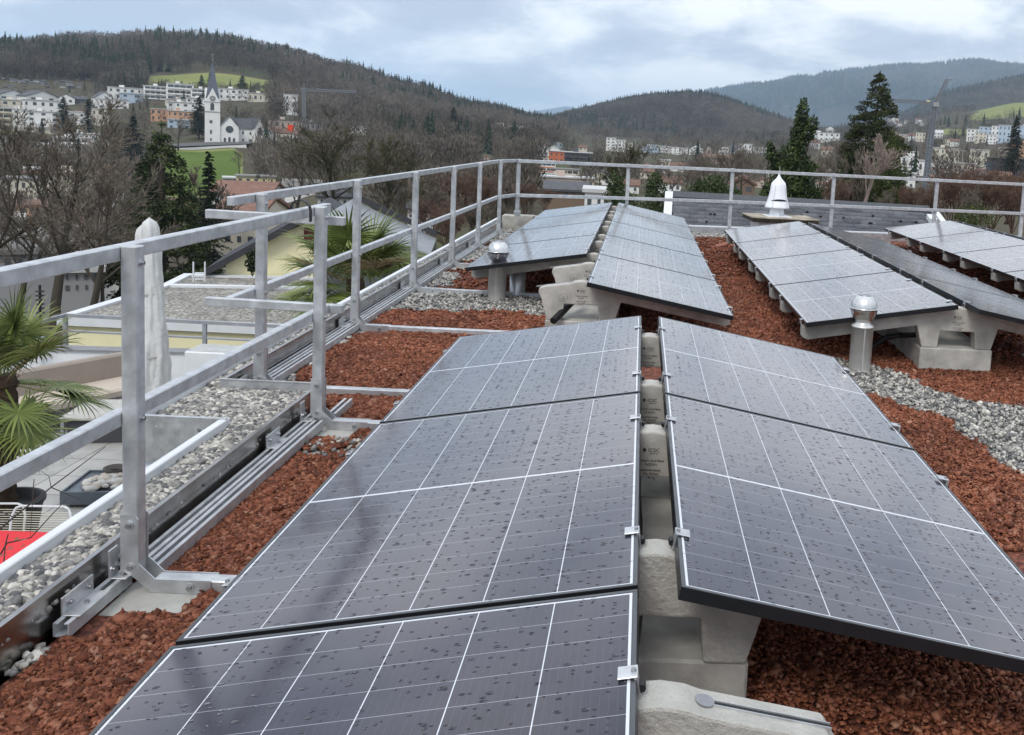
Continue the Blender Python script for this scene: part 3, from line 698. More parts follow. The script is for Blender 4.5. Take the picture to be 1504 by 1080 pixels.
# sofa
fab=plain('beige_cushion',(.50,.43,.36),.85,0,.05,4,.3,220);fab2=plain('taupe_backrest',(.30,.255,.215),.85,0,.05,4,.3,220)
A=np.array(Wz(-150,640,-2.55));B=np.array(Wz(252,556,-2.55));dv=Vector(B-A);L=dv.length
SF=empty('garden_sofa',A,math.atan2(dv.y,dv.x),'long garden sofa with beige seat cushions and taupe back on the terrace','sofa')
m=MB();m.bbox(0,L,0,.8,-.14,0,.03);m.build('seat',fab,SF)
m=MB();m.bbox(0,L,.66,.82,-.05,.36,.03);m.build('backrest',fab2,SF)
m=MB();m.box(0,L,.02,.8,-.20,-.142);m.build('frame',rl,SF)
for x in(.1,L*.25,L*.5,L*.62,L*.75,L-.1):
    m=MB();m.box(x-.03,x+.03,.03,.09,ZF+2.55,-.20);m.build('leg',rl,SF)
# parasol in its cover
pc=np.array(Wz(222,560,-2.0));pc[2]=ZF
PR=empty('closed_parasol',pc,0,'closed parasol wrapped in a pale grey cover standing on the terrace','parasol')
Hp=.22+3.0;k=72;rows=40;vs=[];fs=[]
for j in range(rows+1):
    tt=j/rows;z=.55+tt*(Hp-.55);r=.225-.128*tt
    if tt>.93:r*=math.sqrt(max(0.001,1-((tt-.93)/.07)**2))
    for i in range(k):
        th=2*PI*i/k;w_=1+.13*math.sin(3*th+2*tt*3)+.05*math.sin(17*th+tt*22)*math.sin(tt*37+th*3)+.055*math.sin(7*th-5*tt+1)+.035*math.sin(13*th+9*tt)+.03*math.sin(th*2+tt*31)+.02*math.sin(th*5-tt*47)
        vs.append((r*w_*math.cos(th)+.02*math.sin(tt*4),r*w_*math.sin(th),z))
for j in range(rows):
    for i in range(k):fs.append((j*k+i,j*k+(i+1)%k,(j+1)*k+(i+1)%k,(j+1)*k+i))
m=MB();m.add(vs,fs,None,True);m.build('cover',plain('pale_fabric_cover',(.60,.60,.585),.8,0,.08,3,.9,14,bdist=.02),PR)
m=MB();m.add([(v[0]*.75-.105,v[1]*.8,v[2]*.975-.02) for v in vs if 1],fs,None,True);m.build('cover_fold',bpy.data.materials['pale_fabric_cover'],PR)
m=MB()
for zz in(1.35,2.2):m.lathe([(.235-.125*zz/Hp+.004,zz),(.235-.125*zz/Hp+.008,zz+.012),(.235-.125*zz/Hp+.004,zz+.024)],24)
m.build('strap',M['slab'],PR)
m=MB();m.cyl((0,0,0),(0,0,.6),.04);m.lathe([(.001,.0),(.32,.0),(.32,.07),(.05,.1)],24);m.build('stand',rl,PR)
# low table
p=np.array(Wz(160,600,-2.62));TB=empty('low_table',(p[0],p[1],ZF),.15,'low stone topped table with dark frame in front of the sofa','table')
m=MB();m.bbox(-.45,.75,-.45,.45,.34,.38,.006);m.build('tabletop',M['slab'],TB)
for x in(-.42,.72):
    for y in(-.42,.42):
        m=MB();m.box(x-.02,x+.02,y-.02,y+.02,0,.34);m.build('leg',rl,TB)
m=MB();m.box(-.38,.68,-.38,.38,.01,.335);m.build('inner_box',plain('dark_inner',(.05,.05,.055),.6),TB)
# fire box with stones
p=np.array(Wz(158,712,-2.85));FB=empty('fire_bowl',(p[0],p[1],ZF),.12,'square grey metal planter heaped with pale stones on the terrace','fire bowl')
m=MB();m.box(-.36,.36,-.36,-.34,.05,.2);m.box(-.36,.36,.34,.36,.05,.2);m.box(-.36,-.34,-.34,.34,.05,.2);m.box(.34,.36,-.34,.34,.05,.2);m.box(-.34,.34,-.34,.34,.05,.175);m.build('box',plain('blue_grey_metal',(.13,.15,.17),.4,.5),FB)
for x in(-.3,.3):
    for y in(-.3,.3):
        m=MB();m.cyl((x,y,0),(x,y,.05),.025);m.build('foot',rl,FB)
for i in range(38):
    v,f=ICO1;s=.035+.03*rng.random();a_=rng.uniform(0,2*PI);rr=.24*math.sqrt(rng.random());m=MB()
    m.add([(s*1.3*q[0]+rr*math.cos(a_),s*q[1]+rr*math.sin(a_)-.05,.20+s*.7*q[2]+.05*(1-rr/.24)) for q in v],[tuple(q) for q in f],None,True);m.build('stone',M['conc_l'] if i%3 else fab,FB)
m=MB();m.lathe([(.10,.2),(.13,.27),(.12,.275),(.08,.22)],20,c=(-.02,.25,0));m.build('clay_dish',plain('dark_clay',(.07,.06,.055),.7),FB)
# red table
p=np.array(Wz(30,812,-2.26));RT=empty('red_table',(p[0],p[1],ZF),0,'bright red table top below the railing at the left edge','table')
m=MB();m.bbox(-.9,.62,-.42,.42,.70,.74,.006);m.build('tabletop',plain('red_lacquer',(.72,.045,.055),.55,0,.03),RT)
for x in(-.8,.5):
    for y in(-.35,.35):
        m=MB();m.cyl((x,y,0),(x,y,.70),.02);m.build('leg',rl,RT)
def chair(u,v,rz,label):
    p=np.array(Wz(u,v,-2.2));r=empty('string_chair',(p[0],p[1],ZF),rz,label,'chair','white string chairs at the red table')
    wt=M['white']
    m=MB();m.tube([(-.27,0,.42),(-.27,.06,.72),(-.24,.08,.80),(-.19,.085,.82),(.19,.085,.82),(.24,.08,.80),(.27,.06,.72),(.27,0,.42),(.25,-.45,.42),(-.25,-.45,.42),(-.27,0,.42)],.011,8);m.build('frame',wt,r)
    m=MB()
    for i in range(16):z=.45+i*.021;m.cyl((-.27,.0+.08*i/16,z),(.27,.08*i/16,z),.004,n=5,mat=None)
    m.build('backrest',plain('cream_cord',(.62,.58,.47),.7),r)
    m=MB()
    for i in range(20):y=-.43+i*.021;m.cyl((-.25,y,.425),(.25,y,.425),.004,n=5)
    m.build('seat',bpy.data.materials['cream_cord'],r)
    for x in(-.25,.25):
        for y in(-.42,.02):
            m=MB();m.cyl((x,y,.42),(x*1.1,y*1.15,0),.011);m.build('leg',wt,r)
chair(55,752,.05,'white string chair behind the red table, the one wholly in view')
chair(-14,748,.1,'white string chair behind the red table, cut off by the left picture edge')
# glass lantern ball
p=np.array(Wz(16,632,-2.75));LN=empty('glass_lantern',(p[0],p[1],p[2]),0,'round clear glass lantern hanging by the palm trunk','lantern')
t=NT('clear_glass');t.set(Base_Color=(.9,.93,.95,1),Roughness=.05,IOR=1.2);t.b.inputs['Transmission Weight'].default_value=.85
m=MB();v,f=ICO2;m.add([(q[0]*.11,q[1]*.11,q[2]*.11) for q in v],[tuple(q) for q in f],None,True);m.build('globe',t.m,LN)
m=MB();m.cyl((0,0,.10),(0,0,.15),.03);m.build('lid',M['zinc'],LN)
# ------------------------------------------------------------ palms
palmg=tinted('palm_leaf',[(0,(.045,.065,.017)),(.5,(.13,.17,.04)),(1,(.28,.31,.09))],.5,.4)
dry=tinted('dry_palm_leaf',[(0,(.16,.12,.06)),(1,(.30,.24,.13))],.8)
bark=plain('fibrous_bark',(.055,.035,.02),.95,0,.4,20,1,60,bdist=.02)
def palm(name,base,htr,nl,R_,label,seed,RLf=.5):
    g=np.random.default_rng(seed);root=empty(name,base,0,label,'palm')
    m=MB();n=16;prev=None
    for i in range(n):
        z0,z1=htr*i/n,htr*(i+1)/n;r=.085+.02*(i%2)+.03*i/n;m.cyl((0.02*math.sin(i),0,z0),(0.02*math.sin(i+1),0,z1+.02),r,r*.9,10)
    for i in range(90):
        z=g.uniform(.1,htr);a=g.uniform(0,2*PI);m.cyl((.08*math.cos(a),.08*math.sin(a),z),(.15*math.cos(a),.15*math.sin(a),z+g.uniform(.03,.13)),.012,.002,4)
    m.build('trunk',bark,root)
    for L in range(nl):
        az=L*2.399+g.uniform(-.2,.2);el=math.radians(g.uniform(-55,62) if L>3 else g.uniform(60,85));pl_=g.uniform(.45,.8)*R_
        d=Vector((math.cos(az)*math.cos(el),math.sin(az)*math.cos(el),math.sin(el)))
        o=Vector((0,0,htr-.05));droop=Vector((0,0,-.10*pl_))
        tip=o+d*pl_+droop
        V=[];Fc=[];T=[]
        side=d.cross(Vector((0,0,1)));side=side.normalized() if side.length>1e-3 else Vector((1,0,0));up=side.cross(d).normalized()
        # petiole
        for a_,b_ in((o,tip),):
            for s1,s2 in((side*.008,up*.006),):
                k0=len(V);V+=[a_-s1,a_+s1,b_+s1,b_-s1,a_-s2,a_+s2,b_+s2,b_-s2];Fc+=[(k0,k0+1,k0+2,k0+3),(k0+4,k0+5,k0+6,k0+7)];T+=[.6]*8
        nb=38;RL=R_*g.uniform(.47,.60);tn=g.uniform(.1,.9)
        fold=g.uniform(.1,.35)
        for i in range(nb):
            th=(-1+2*(i+.5)/nb)*math.radians(158)
            dd=(d*math.cos(th)+side*math.sin(th)+up*(fold*abs(math.sin(th*.5)))).normalized();ln=RL*(1-.22*abs(th)/PI)*g.uniform(.9,1.08)
            wv=dd.cross(up).normalized();w0=RL*.025
            pts=[];p=tip.copy();cur=dd.copy();steps=5;dr=g.uniform(.04,.14)*(1.6 if g.random()<.3 else 1)
            for s in range(steps+1):
                w_=w0*(.45,.95,1.,.8,.45,.05)[s];pts.append((p-wv*w_,p+up*w_*.55,p+wv*w_));p=p+cur*(ln/steps);cur=(cur+Vector((0,0,-dr*(s+1)*.55))).normalized()
            k0=len(V)
            for a_,b_,c_ in pts:V+=[a_,b_,c_]
            tv=min(1,max(0,tn*.6+g.uniform(-.2,.4)));T+=[tv]*len(pts)*3
            for s in range(steps):
                q=k0+3*s;Fc+=[(q,q+1,q+4,q+3),(q+1,q+2,q+5,q+4)]
        link('leaf',npmesh('palm_leaf',[tuple(v) for v in V],Fc,[palmg if L<nl-3 else dry],tint=T),root)
    return root
pb=np.array(Wz(8,745,ZF));pb=np.array(Wd(6,700,9.2));pb[2]=-2.45
palm('fan_palm',(pb[0],pb[1],-2.5),1.42,30,.88,'fan palm in a black pot at the left edge of the terrace',3)
m=MB();m.lathe([(.22,0),(.33,.62),(.35,.63),(.35,.66),(.31,.66),(.30,.56),(.001,.56)],32,c=(pb[0],pb[1],ZF));tag(m.build('plant_pot',M['black']),'big black round pot holding the left fan palm','pot')
p2=np.array(Wd(522,400,13.2))
palm('fan_palm',(p2[0],p2[1],p2[2]-3.1),3.0,34,1.15,'large green fan palm rising behind the railing in front of the corrugated roof',9)
# bare shrub twigs over the red table
tw=plain('dark_twig',(.05,.032,.028),.8);m=MB()
def tw_line(pts,r):m.tube([Wd(u,v,d) for u,v,d in pts],r,5,None,r*.35)
tw_line([(-60,830,5.6),(20,760,5.8),(75,716,6.2),(110,690,6.5),(155,656,6.9)],.007)
tw_line([(-40,885,5.6),(10,798,5.6),(45,790,5.7),(80,752,5.9),(100,731,6.1)],.006)
tw_line([(75,716,6.2),(118,734,6.5)],.004);tw_line([(75,716,6.2),(72,700,6.3),(60,692,6.3)],.003);tw_line([(50,704,6.),(44,790,5.9)],.003);tw_line([(20,760,5.8),(-20,742,6)],.004)
ts=empty('bare_shrub',(0,0,0),0,'bare dark twigs with a few reddish leaves over the red table','shrub');m.build('twig',tw,ts)
lf=plain('shrub_leaf',(.10,.13,.03),.6);lf2=plain('reddish_leaf',(.28,.07,.05),.6)
for i in range(34):
    u,v=rng.uniform(-25,32),rng.uniform(785,840);p=Wd(u,v,rng.uniform(5.3,5.7));m=MB();a=rng.uniform(0,6);s=rng.uniform(.015,.032)
    e=Vector((math.cos(a),math.sin(a),rng.uniform(-.4,.8))).normalized();f_=e.cross(Vector((0,0,1))).normalized();p=Vector(p)
    m.add([p,p+e*s+f_*s*.45,p+e*2*s,p+e*s-f_*s*.45+Vector((0,0,.004))],[(0,1,2,3)]);m.build('leaf',lf if i%3==0 else lf2,ts)
m=MB();m.tube([Vector(Wd(5,835,5.5)),Vector(Wd(8,800,5.55)),Vector(Wd(12,785,5.6))],.004,5);m.build('stem',tw,ts)
# ============================================================ NEIGHBOUR WITH GRAVEL ROOF
NB=empty('gravel_roof_building',(0,0,0),0,'yellow walled neighbour building with flat gravel roof and white roof edges','building')
def poly_prism(pts,z0,z1,mb,mat=None,top=True):
    n=len(pts);mb.add([(p[0],p[1],z0) for p in pts]+[(p[0],p[1],z1) for p in pts],[tuple(range(n,2*n)),tuple(range(n))[::-1]]+[(i,(i+1)%n,(i+1)%n+n,i+n) for i in range(n)],mat)
zr=-5
c0=[Wz(96,463,zr),Wz(640,488,zr),Wz(560,424,zr),Wz(245,418,zr)];c1=[Wz(245,418,zr),Wz(560,424,zr),Wz(520,409,zr),Wz(275,403,zr)]
yw=plain('yellow_render',(.80,.74,.47),.85,0,.04,2)
m=MB();poly_prism([p for p in c0],-16,zr-.30,m);m.build('wall',yw,NB)
m=MB();poly_prism([p for p in c1],-16,zr-.32,m);m.build('rear_wall',yw,NB)
gt=NT('roof_gravel');c=gt.coord();vo=gt.n('ShaderNodeTexVoronoi',inp={'Vector':c,'Scale':14.});rc=gt.n('ShaderNodeSeparateColor',inp={0:vo.outputs['Color']}).outputs[0]
n_=gt.ramp(gt.noise(c,.8,6),[(.35,(.7,.7,.7)),(.65,(1.1,1.1,1.1))]);x=gt.n('ShaderNodeMix',data_type='RGBA',blend_type='MULTIPLY');x.inputs[0].default_value=1;gt.t.links.new(gt.ramp(rc,[(0,(.10,.095,.08)),(.5,(.25,.235,.205)),(1,(.44,.42,.38))]),x.inputs[6]);gt.t.links.new(n_,x.inputs[7])
gt.set(Base_Color=x.outputs[2],Roughness=.9,Normal=gt.bump(vo.outputs['Distance'],.8,-.03))
m=MB();poly_prism(c0,zr-.299,zr-.08,m);poly_prism([p+(np.array([0,0,0])) for p in c1],zr-.318,zr-.075,m);m.build('gravel_layer',gt.m,NB)
m=MB()
def edge(mb,a,b,w,z0,z1):
    a=Vector((a[0],a[1],0));b=Vector((b[0],b[1],0));d=(b-a).normalized();s=Vector((-d.y,d.x,0))*w/2;e=d*w/2
    poly_prism([a-s-e,b-s+e,b+s+e,a+s-e],z0,z1,mb)
for i,(a,b) in enumerate(((c0[0],c0[1]),(c0[3],c0[0]),(c1[0],c1[1]),(c1[2],c1[3]),(c1[3],c1[0]))):edge(m,a,b,.34,zr-.30,zr+.0+.003*i)
m.build('roof_edge',M['white'],NB)
m=MB()
for u in(284,301):
    p=Vector(Wz(u,412,zr));m.cyl((p.x,p.y,zr-.1),(p.x,p.y,zr+.75),.03)
p=Vector(Wz(286,414,zr));q=Vector(Wz(300,414,zr));m.cyl((p.x,p.y,zr+.35),(q.x,q.y,zr+.35),.025);m.cyl((p.x,p.y,zr+.1),(q.x,q.y,zr+.1),.025);m.build('ladder_top',M['white'],NB)
# ============================================================ SLATE ROOF BUILDING
SR=empty('slate_roof_house',(0,0,0),0,'house with grey scalloped slate roof and dark ridge cap just behind the far railing','house')
A=Vector(Wd(990,291,20.));B=Vector(Wd(1366,313,20.));Cc=Vector(Wd(956,352,17.55));
ex=(B-A);Lr=ex.length;ex.normalize();dn=(Cc-A);dn-=ex*dn.dot(ex);dn=(dn).normalized();nr=ex.cross(dn);nr=nr if nr.z>0 else -nr
Ld=3.4
slt=tinted('slate',[(0,(.060,.062,.070)),(.5,(.082,.085,.095)),(1,(.11,.113,.125))],.6,.35,noise=3.)
m=[];V=[];Fc=[];T=[]
tw_,th_=.34,.25
for r in range(int(Ld/th_)):
    for c_ in range(-1,int(Lr/tw_)+1):
        x0=c_*tw_+(r%2)*tw_/2;x1=x0+tw_-.006;x0=max(x0,-0.02);x1=min(x1,Lr+.02)
        if x1-x0<.03:continue
        y0=r*th_;y1=y0+th_+.03;ch_=min(.075,(x1-x0)*.3)
        pts=[(x0,y0-.01),(x1,y0-.01),(x1,y1-ch_),(x1-ch_*.35,y1-ch_*.35),(x1-ch_,y1),(x0+ch_,y1),(x0+ch_*.35,y1-ch_*.35),(x0,y1-ch_)]
        k=len(V)
        for (a,b) in pts:
            P=A+ex*a+dn*b+nr*(.004+.009*(b-y0)/(th_+.03)+.0006*((c_*7+r*3)%5));V.append(tuple(P))
        for (a,b) in pts:
            P=A+ex*a+dn*b+nr*(-.006+.009*(b-y0)/(th_+.03));V.append(tuple(P))
        T+=[float(rng.random())]*16
        Fc+=[(k,k+1,k+2,k+3),(k,k+3,k+4,k+7),(k+4,k+5,k+6,k+7),(k+2,k+10,k+11,k+3),(k+3,k+11,k+12,k+4),(k+4,k+12,k+13,k+5),(k+5,k+13,k+14,k+6),(k+6,k+14,k+15,k+7)]
link('slate_tiles',npmesh('slate_tiles',V,Fc,[slt],tint=T),SR)
def quadbox(a0,a1,b0,b1,n0,n1,mb,mat=None):
    vs=[A+ex*a+dn*b+nr*q for q in(n0,n1) for a,b in((a0,b0),(a1,b0),(a1,b1),(a0,b1))]
    mb.add(vs,[(3,2,1,0),(4,5,6,7),(0,1,5,4),(1,2,6,5),(2,3,7,6),(3,0,4,7)],mat)
m=MB();quadbox(-.02,Lr+.02,-.01,Ld,-.10,-.012,m);m.build('roof_base',M['black'],SR)
m=MB();quadbox(-.03,Lr+.05,-.42,.0,-.02,.03,m);m.build('ridge_cap',plain('ridge_cap',(.055,.058,.064),.7,0,.08),SR)
m=MB();quadbox(-.20,-.03,-.30,Ld,-.10,.05,m);m.build('barge_board',M['white'],SR);m=MB();quadbox(Lr+.03,Lr+.15,.0,1.5,-.12,.08,m);m.build('barge_board',M['white'],SR)
m=MB();quadbox(Lr-.20,Lr-.04,.45,.75,.02,.12,m);m.build('roof_box',M['white'],SR)
for i in range(34):
    a=rng.uniform(.2,Lr-.2);b=(int(rng.uniform(1,12))+.95)*th_;m=MB();quadbox(a-.02,a+.02,b-.02,b+.03,.01,.05,m);m.build('snow_guard',M['black'],SR)
m=MB();P=[A+ex*a+dn*b for a,b in((0,0),(Lr,0),(Lr,Ld),(0,Ld))]
lo=[Vector((p.x,p.y,-9)) for p in P];m.add([p-nr*.1 for p in P]+lo,[(0,1,5,4),(1,2,6,5),(2,3,7,6),(3,0,4,7)]);m.build('wall',M['white'],SR)
# ============================================================ TERRAIN
COLS={ # picture column: [(distance, picture row)]
-250:[(110,410),(200,335),(300,285),(450,235),(600,186),(750,150),(850,128),(900,122),(1000,102),(1150,84),(1500,120),(3000,150)],
0:[(110,405),(200,325),(300,275),(450,226),(600,178),(750,138),(850,119),(900,114),(1000,94),(1150,77),(1500,110),(3000,150)],
150:[(110,405),(200,325),(300,275),(450,226),(600,178),(750,140),(850,124),(900,116),(1000,90),(1150,69),(1500,105),(3000,160)],
240:[(110,402),(200,330),(300,285),(430,222),(450,210),(600,168),(750,138),(800,131),(900,110),(1000,85),(1150,64),(1500,105),(3000,160)],
320:[(110,400),(200,332),(300,288),(430,220),(450,209),(600,166),(750,140),(800,133),(900,106),(1000,86),(1150,68),(1500,110),(3000,165)],
400:[(110,395),(200,325),(300,275),(430,222),(450,212),(600,170),(750,142),(800,136),(900,116),(1000,96),(1150,84),(1500,120),(3000,170)],
500:[(110,380),(200,300),(300,265),(450,216),(600,180),(750,160),(900,138),(1000,120),(1150,108),(1500,140),(3000,175)],
600:[(110,360),(200,300),(300,262),(450,220),(600,196),(750,176),(900,158),(1150,137),(1500,165),(3000,180)],
700:[(110,350),(200,295),(300,260),(450,228),(600,210),(750,196),(900,182),(1150,167),(1500,185),(3000,188)],
800:[(110,345),(200,290),(300,262),(450,236),(600,222),(750,212),(900,200),(1150,188),(1400,181),(1900,190),(3000,195)],
900:[(110,345),(200,290),(300,264),(450,240),(600,226),(750,216),(900,208),(1300,200),(3000,200)],
1000:[(110,345),(200,292),(300,266),(450,243),(600,230),(750,220),(900,215),(1300,207),(3000,206)],
1150:[(110,345),(200,294),(300,270),(450,247),(600,232),(750,222),(900,215),(1300,206),(1600,202),(3000,210)],
1300:[(110,335),(200,284),(300,263),(450,247),(600,236),(750,222),(900,210),(1200,196),(1500,187),(2000,180),(3000,195)],
1400:[(110,338),(200,286),(300,262),(450,246),(600,232),(750,215),(900,206),(1200,186),(1500,168),(1800,165),(3000,200)],
1500:[(110,340),(200,288),(300,264),(450,248),(600,232),(750,214),(900,203),(1200,180),(1500,155),(1800,150),(3000,210)],
1800:[(110,360),(200,312),(300,285),(450,255),(600,235),(900,195),(1500,140),(3000,200)]}
LD=np.log(np.array([5,14,22,35,60,85,110,150,200,250,300,370,430,450,520,600,680,750,800,850,900,950,1000,1070,1150,1300,1500,1750,2000,2400,3000]))
us=sorted(COLS);PH=np.array([azu(u) for u in us]);ZT_=np.zeros((len(us),len(LD)))
for i,u in enumerate(us):
    c=COLS[u];dd=np.log([a for a,b in c]);vv=[b for a,b in c]
    for j,l in enumerate(LD):
        D=math.exp(l)
        if D<105:ZT_[i,j]=np.interp(D,[5,35,60,110],[-10,-10.5,-14,zat(PH[i],110,vv[0])])
        else:ZT_[i,j]=zat(PH[i],D,float(np.interp(l,dd,vv)))
def G(phi,D):
    phi=np.asarray(phi,float);l=np.log(np.maximum(np.asarray(D,float),5.01))
    fi=np.interp(phi,PH,np.arange(len(PH)));i0=np.clip(fi.astype(int),0,len(PH)-2);fr=np.clip(fi-i0,0,1)
    fr=fr*fr*(3-2*fr)
    fj=np.interp(l,LD,np.arange(len(LD)));j0=np.clip(fj.astype(int),0,len(LD)-2);gr=fj-j0
    return (ZT_[i0,j0]*(1-gr)+ZT_[i0,j0+1]*gr)*(1-fr)+(ZT_[i0+1,j0]*(1-gr)+ZT_[i0+1,j0+1]*gr)*fr
def upic(phi):return np.interp(phi,PH,us)
ph=np.concatenate([np.linspace(-PI,-.95,14),np.linspace(-.93,.62,330),np.linspace(.65,PI,14)]);Ds=np.exp(np.linspace(math.log(5),math.log(3000),210))
P_,D_=np.meshgrid(ph,Ds);Zg=G(P_,D_)+ (np.sin(P_*90+D_*.03)*np.sin(D_*.05+P_*31))*np.clip(D_/500,0,1.5)*.7
V=np.stack([D_*np.sin(P_),D_*np.cos(P_),Zg],-1).reshape(-1,3);idx=np.arange(len(V)).reshape(P_.shape)
q=np.stack([idx[:-1,:-1],idx[1:,:-1],idx[1:,1:],idx[:-1,1:]],-1).reshape(-1,4)[:,::-1]
V=np.vstack([V,[0,0,-10]]);
def green(phi,D):
    u=upic(phi);s=6*np.sin(D*.02+u*.03)
    a=(D>795)&(D<897)&(u+s>212)&(u+s<407)&(D<897-.0006*(u-300)**2*1.0)
    b=(D>285)&(D<428)&(u+s>232)&(u+s<352)
    c=(D>1280)&(D<1700)&(u+s>1425)
    d=(D>1000)&(D<1150)&(u>1376)&(u<1415)
    e=(D>440)&(D<700)&(u<22)&(u>3)&(D<560)
    return np.where(a,.5,0)+np.where(b|e,1,0)+np.where(c|d,.6,0)
gm=np.append(green(P_,D_).reshape(-1),0)
t=NT('valley_ground');a=t.n('ShaderNodeAttribute',attribute_name='tint').outputs['Fac'];c=t.coord()
base=t.ramp(t.noise(c,.035,8,.7),[(.3,(.050,.042,.030)),(.5,(.085,.072,.050)),(.62,(.07,.08,.035)),(.75,(.12,.11,.085))])
gn=t.ramp(t.noise(c,.02,6,.6),[(.3,(.075,.115,.022)),(.7,(.12,.16,.035))]);gp=t.ramp(t.noise(c,.02,6,.6),[(.3,(.15,.18,.055)),(.7,(.24,.24,.09))])
gcol=t.mix(t.math('GREATER_THAN',a,.8),gp,gn)
t.set(Base_Color=t.mix(t.math('GREATER_THAN',a,.3),base,gcol),Roughness=.95,Normal=t.bump(t.noise(c,.4,6),.5,1.));t.b.inputs['Specular IOR Level'].default_value=.1
tag(link('ground',npmesh('ground',V,q,[t.m],tint=gm,smooth=True)),kind='structure')
# ---- hills beyond
def ridge(name,crest,D,vfront,depth,label,colr,rough_amp,nscale,Dfront=None,seed=1):
    """crest: [(u, v)] skyline of bare ground; a real hill with a front and a back slope"""
    us_=np.array([a for a,b in crest]);vs_=np.array([b for a,b in crest],float)
    nu=240;uu=np.linspace(us_[0],us_[-1],nu);vv=np.interp(uu,us_,vs_)
    ker=np.ones(5)/5;vv=np.convolve(np.pad(vv,2,'edge'),ker,'valid')
    phs=np.array([azu(a) for a in uu]);zc=np.array([zat(p,D,v) for p,v in zip(phs,vv)])
    Df=Dfront or D*.62;zf=np.array([zat(p,Df,vfront if not callable(vfront) else vfront(u)) for p,u in zip(phs,uu)])-5
    nt=70;tt=np.linspace(0,1.6,nt);X=[];
    rr=np.random.default_rng(seed);fr=[(rr.uniform(20,160),rr.uniform(2,9),rr.uniform(0,6),rr.uniform(.2,1)) for _ in range(14)]
    V=[]
    for t_ in tt:
        if t_<=1:
            dist=Df+(D-Df)*t_;prof=t_**.85;z=zf+(zc-zf)*(math.sin(prof*PI/2))
        else:
            dist=D+(t_-1)*depth;z=zc-(t_-1)*(zc-zf)*1.1
        nn=np.zeros(nu)
        for a,b,c,d in fr:nn+=np.sin(phs*a+t_*b+c)*d/ (1+a/60)
        env=math.sin(t_*PI)**1.5*(1.2-t_) if t_<1 else 0
        V.append(np.stack([dist*np.sin(phs),dist*np.cos(phs),z+nn*rough_amp*env],-1))
    V=np.array(V);idx=np.arange(nt*nu).reshape(nt,nu);q=np.stack([idx[:-1,:-1],idx[:-1,1:],idx[1:,1:],idx[1:,:-1]],-1).reshape(-1,4)
    t=NT(name+'_cover');c=t.coord();n=t.noise(c,nscale,9,.72);n2=t.noise(c,nscale*.2,4,.6)
    cc=t.mix(t.ramp(n2,[(.4,(0,0,0)),(.6,(1,1,1))]),t_c(t,n,colr[0],colr[1]),t_c(t,n,colr[2],colr[3]))
    t.set(Base_Color=cc,Roughness=1.,Normal=t.bump(n,.9,30 if D>3000 else 12));t.b.inputs['Specular IOR Level'].default_value=0
    o=link(name,npmesh(name,V.reshape(-1,3),q,[t.m],smooth=True));tag(o,kind='structure')
    return V
def t_c(t,n,a,b):return t.ramp(n,[(.35,a),(.65,b)])
fd,fb=(.020,.026,.018),(.075,.062,.052)
MIDV=ridge('wooded_hill',[(740,210),(780,196),(830,177),(880,166),(920,158),(960,152),(1000,149),(1040,151),(1080,163),(1130,180),(1200,200),(1260,215)],1900,lambda u:204+(u-945)*.0557+4,500,'',((.035,.032,.028),(.09,.075,.06),(.06,.05,.04),(.11,.09,.075)),3,.02,1350,3)
FARV=ridge('far_ridge',[(960,175),(1000,152),(1040,143),(1080,138),(1110,135),(1150,124),(1170,122),(1183,127),(1187,128),(1205,118),(1230,113),(1260,112),(1300,108),(1350,106),(1400,105),(1430,102),(1460,106),(1504,108),(1600,104),(1750,110)],7000,lambda u:206+(u-945)*.0557,1500,'',(fd,(.05,.05,.04),(.04,.04,.03),fb),30,.006,4200,5)
RRV=ridge('right_ridge',[(1230,205),(1270,190),(1330,172),(1380,145),(1420,136),(1470,126),(1504,120),(1600,112),(1800,105)],3200,lambda u:204+(u-945)*.0557-10,700,'',((.05,.045,.035),(.10,.085,.065),(.06,.055,.04),(.13,.11,.08)),6,.012,2100,8)
ridge('distant_hills',[(660,168),(700,158),(725,154),(745,157),(765,163),(785,170),(800,168),(820,166),(850,172),(880,172),(930,190)],9000,lambda u:204+(u-945)*.0557,2500,'',(fd,(.05,.05,.05),(.03,.035,.03),(.06,.06,.06)),12,.004,5500,11)
ridge('distant_mountains',[(640,180),(700,163),(740,162),(780,165),(810,160),(830,157),(850,161),(880,160),(930,168),(1000,180)],12000,lambda u:204+(u-945)*.0557,3000,'',(fd,(.05,.05,.06),(.05,.05,.06),(.16,.17,.19)),14,.003,8500,13)
# haze
t=bpy.data.materials.new('haze');t.use_nodes=True;nt_=t.node_tree;nt_.nodes.clear();pv=nt_.nodes.new('ShaderNodeVolumePrincipled');pv.inputs['Color'].default_value=(.60,.80,1.,1);pv.inputs['Density'].default_value=1.1e-4;pv.inputs['Anisotropy'].default_value=.0
oo=nt_.nodes.new('ShaderNodeOutputMaterial');nt_.links.new(pv.outputs[0],oo.inputs['Volume'])
m=MB();m.box(-13500,13500,-13500,15500,-420,620);hz=m.build('haze',t);tag(hz,kind='stuff')
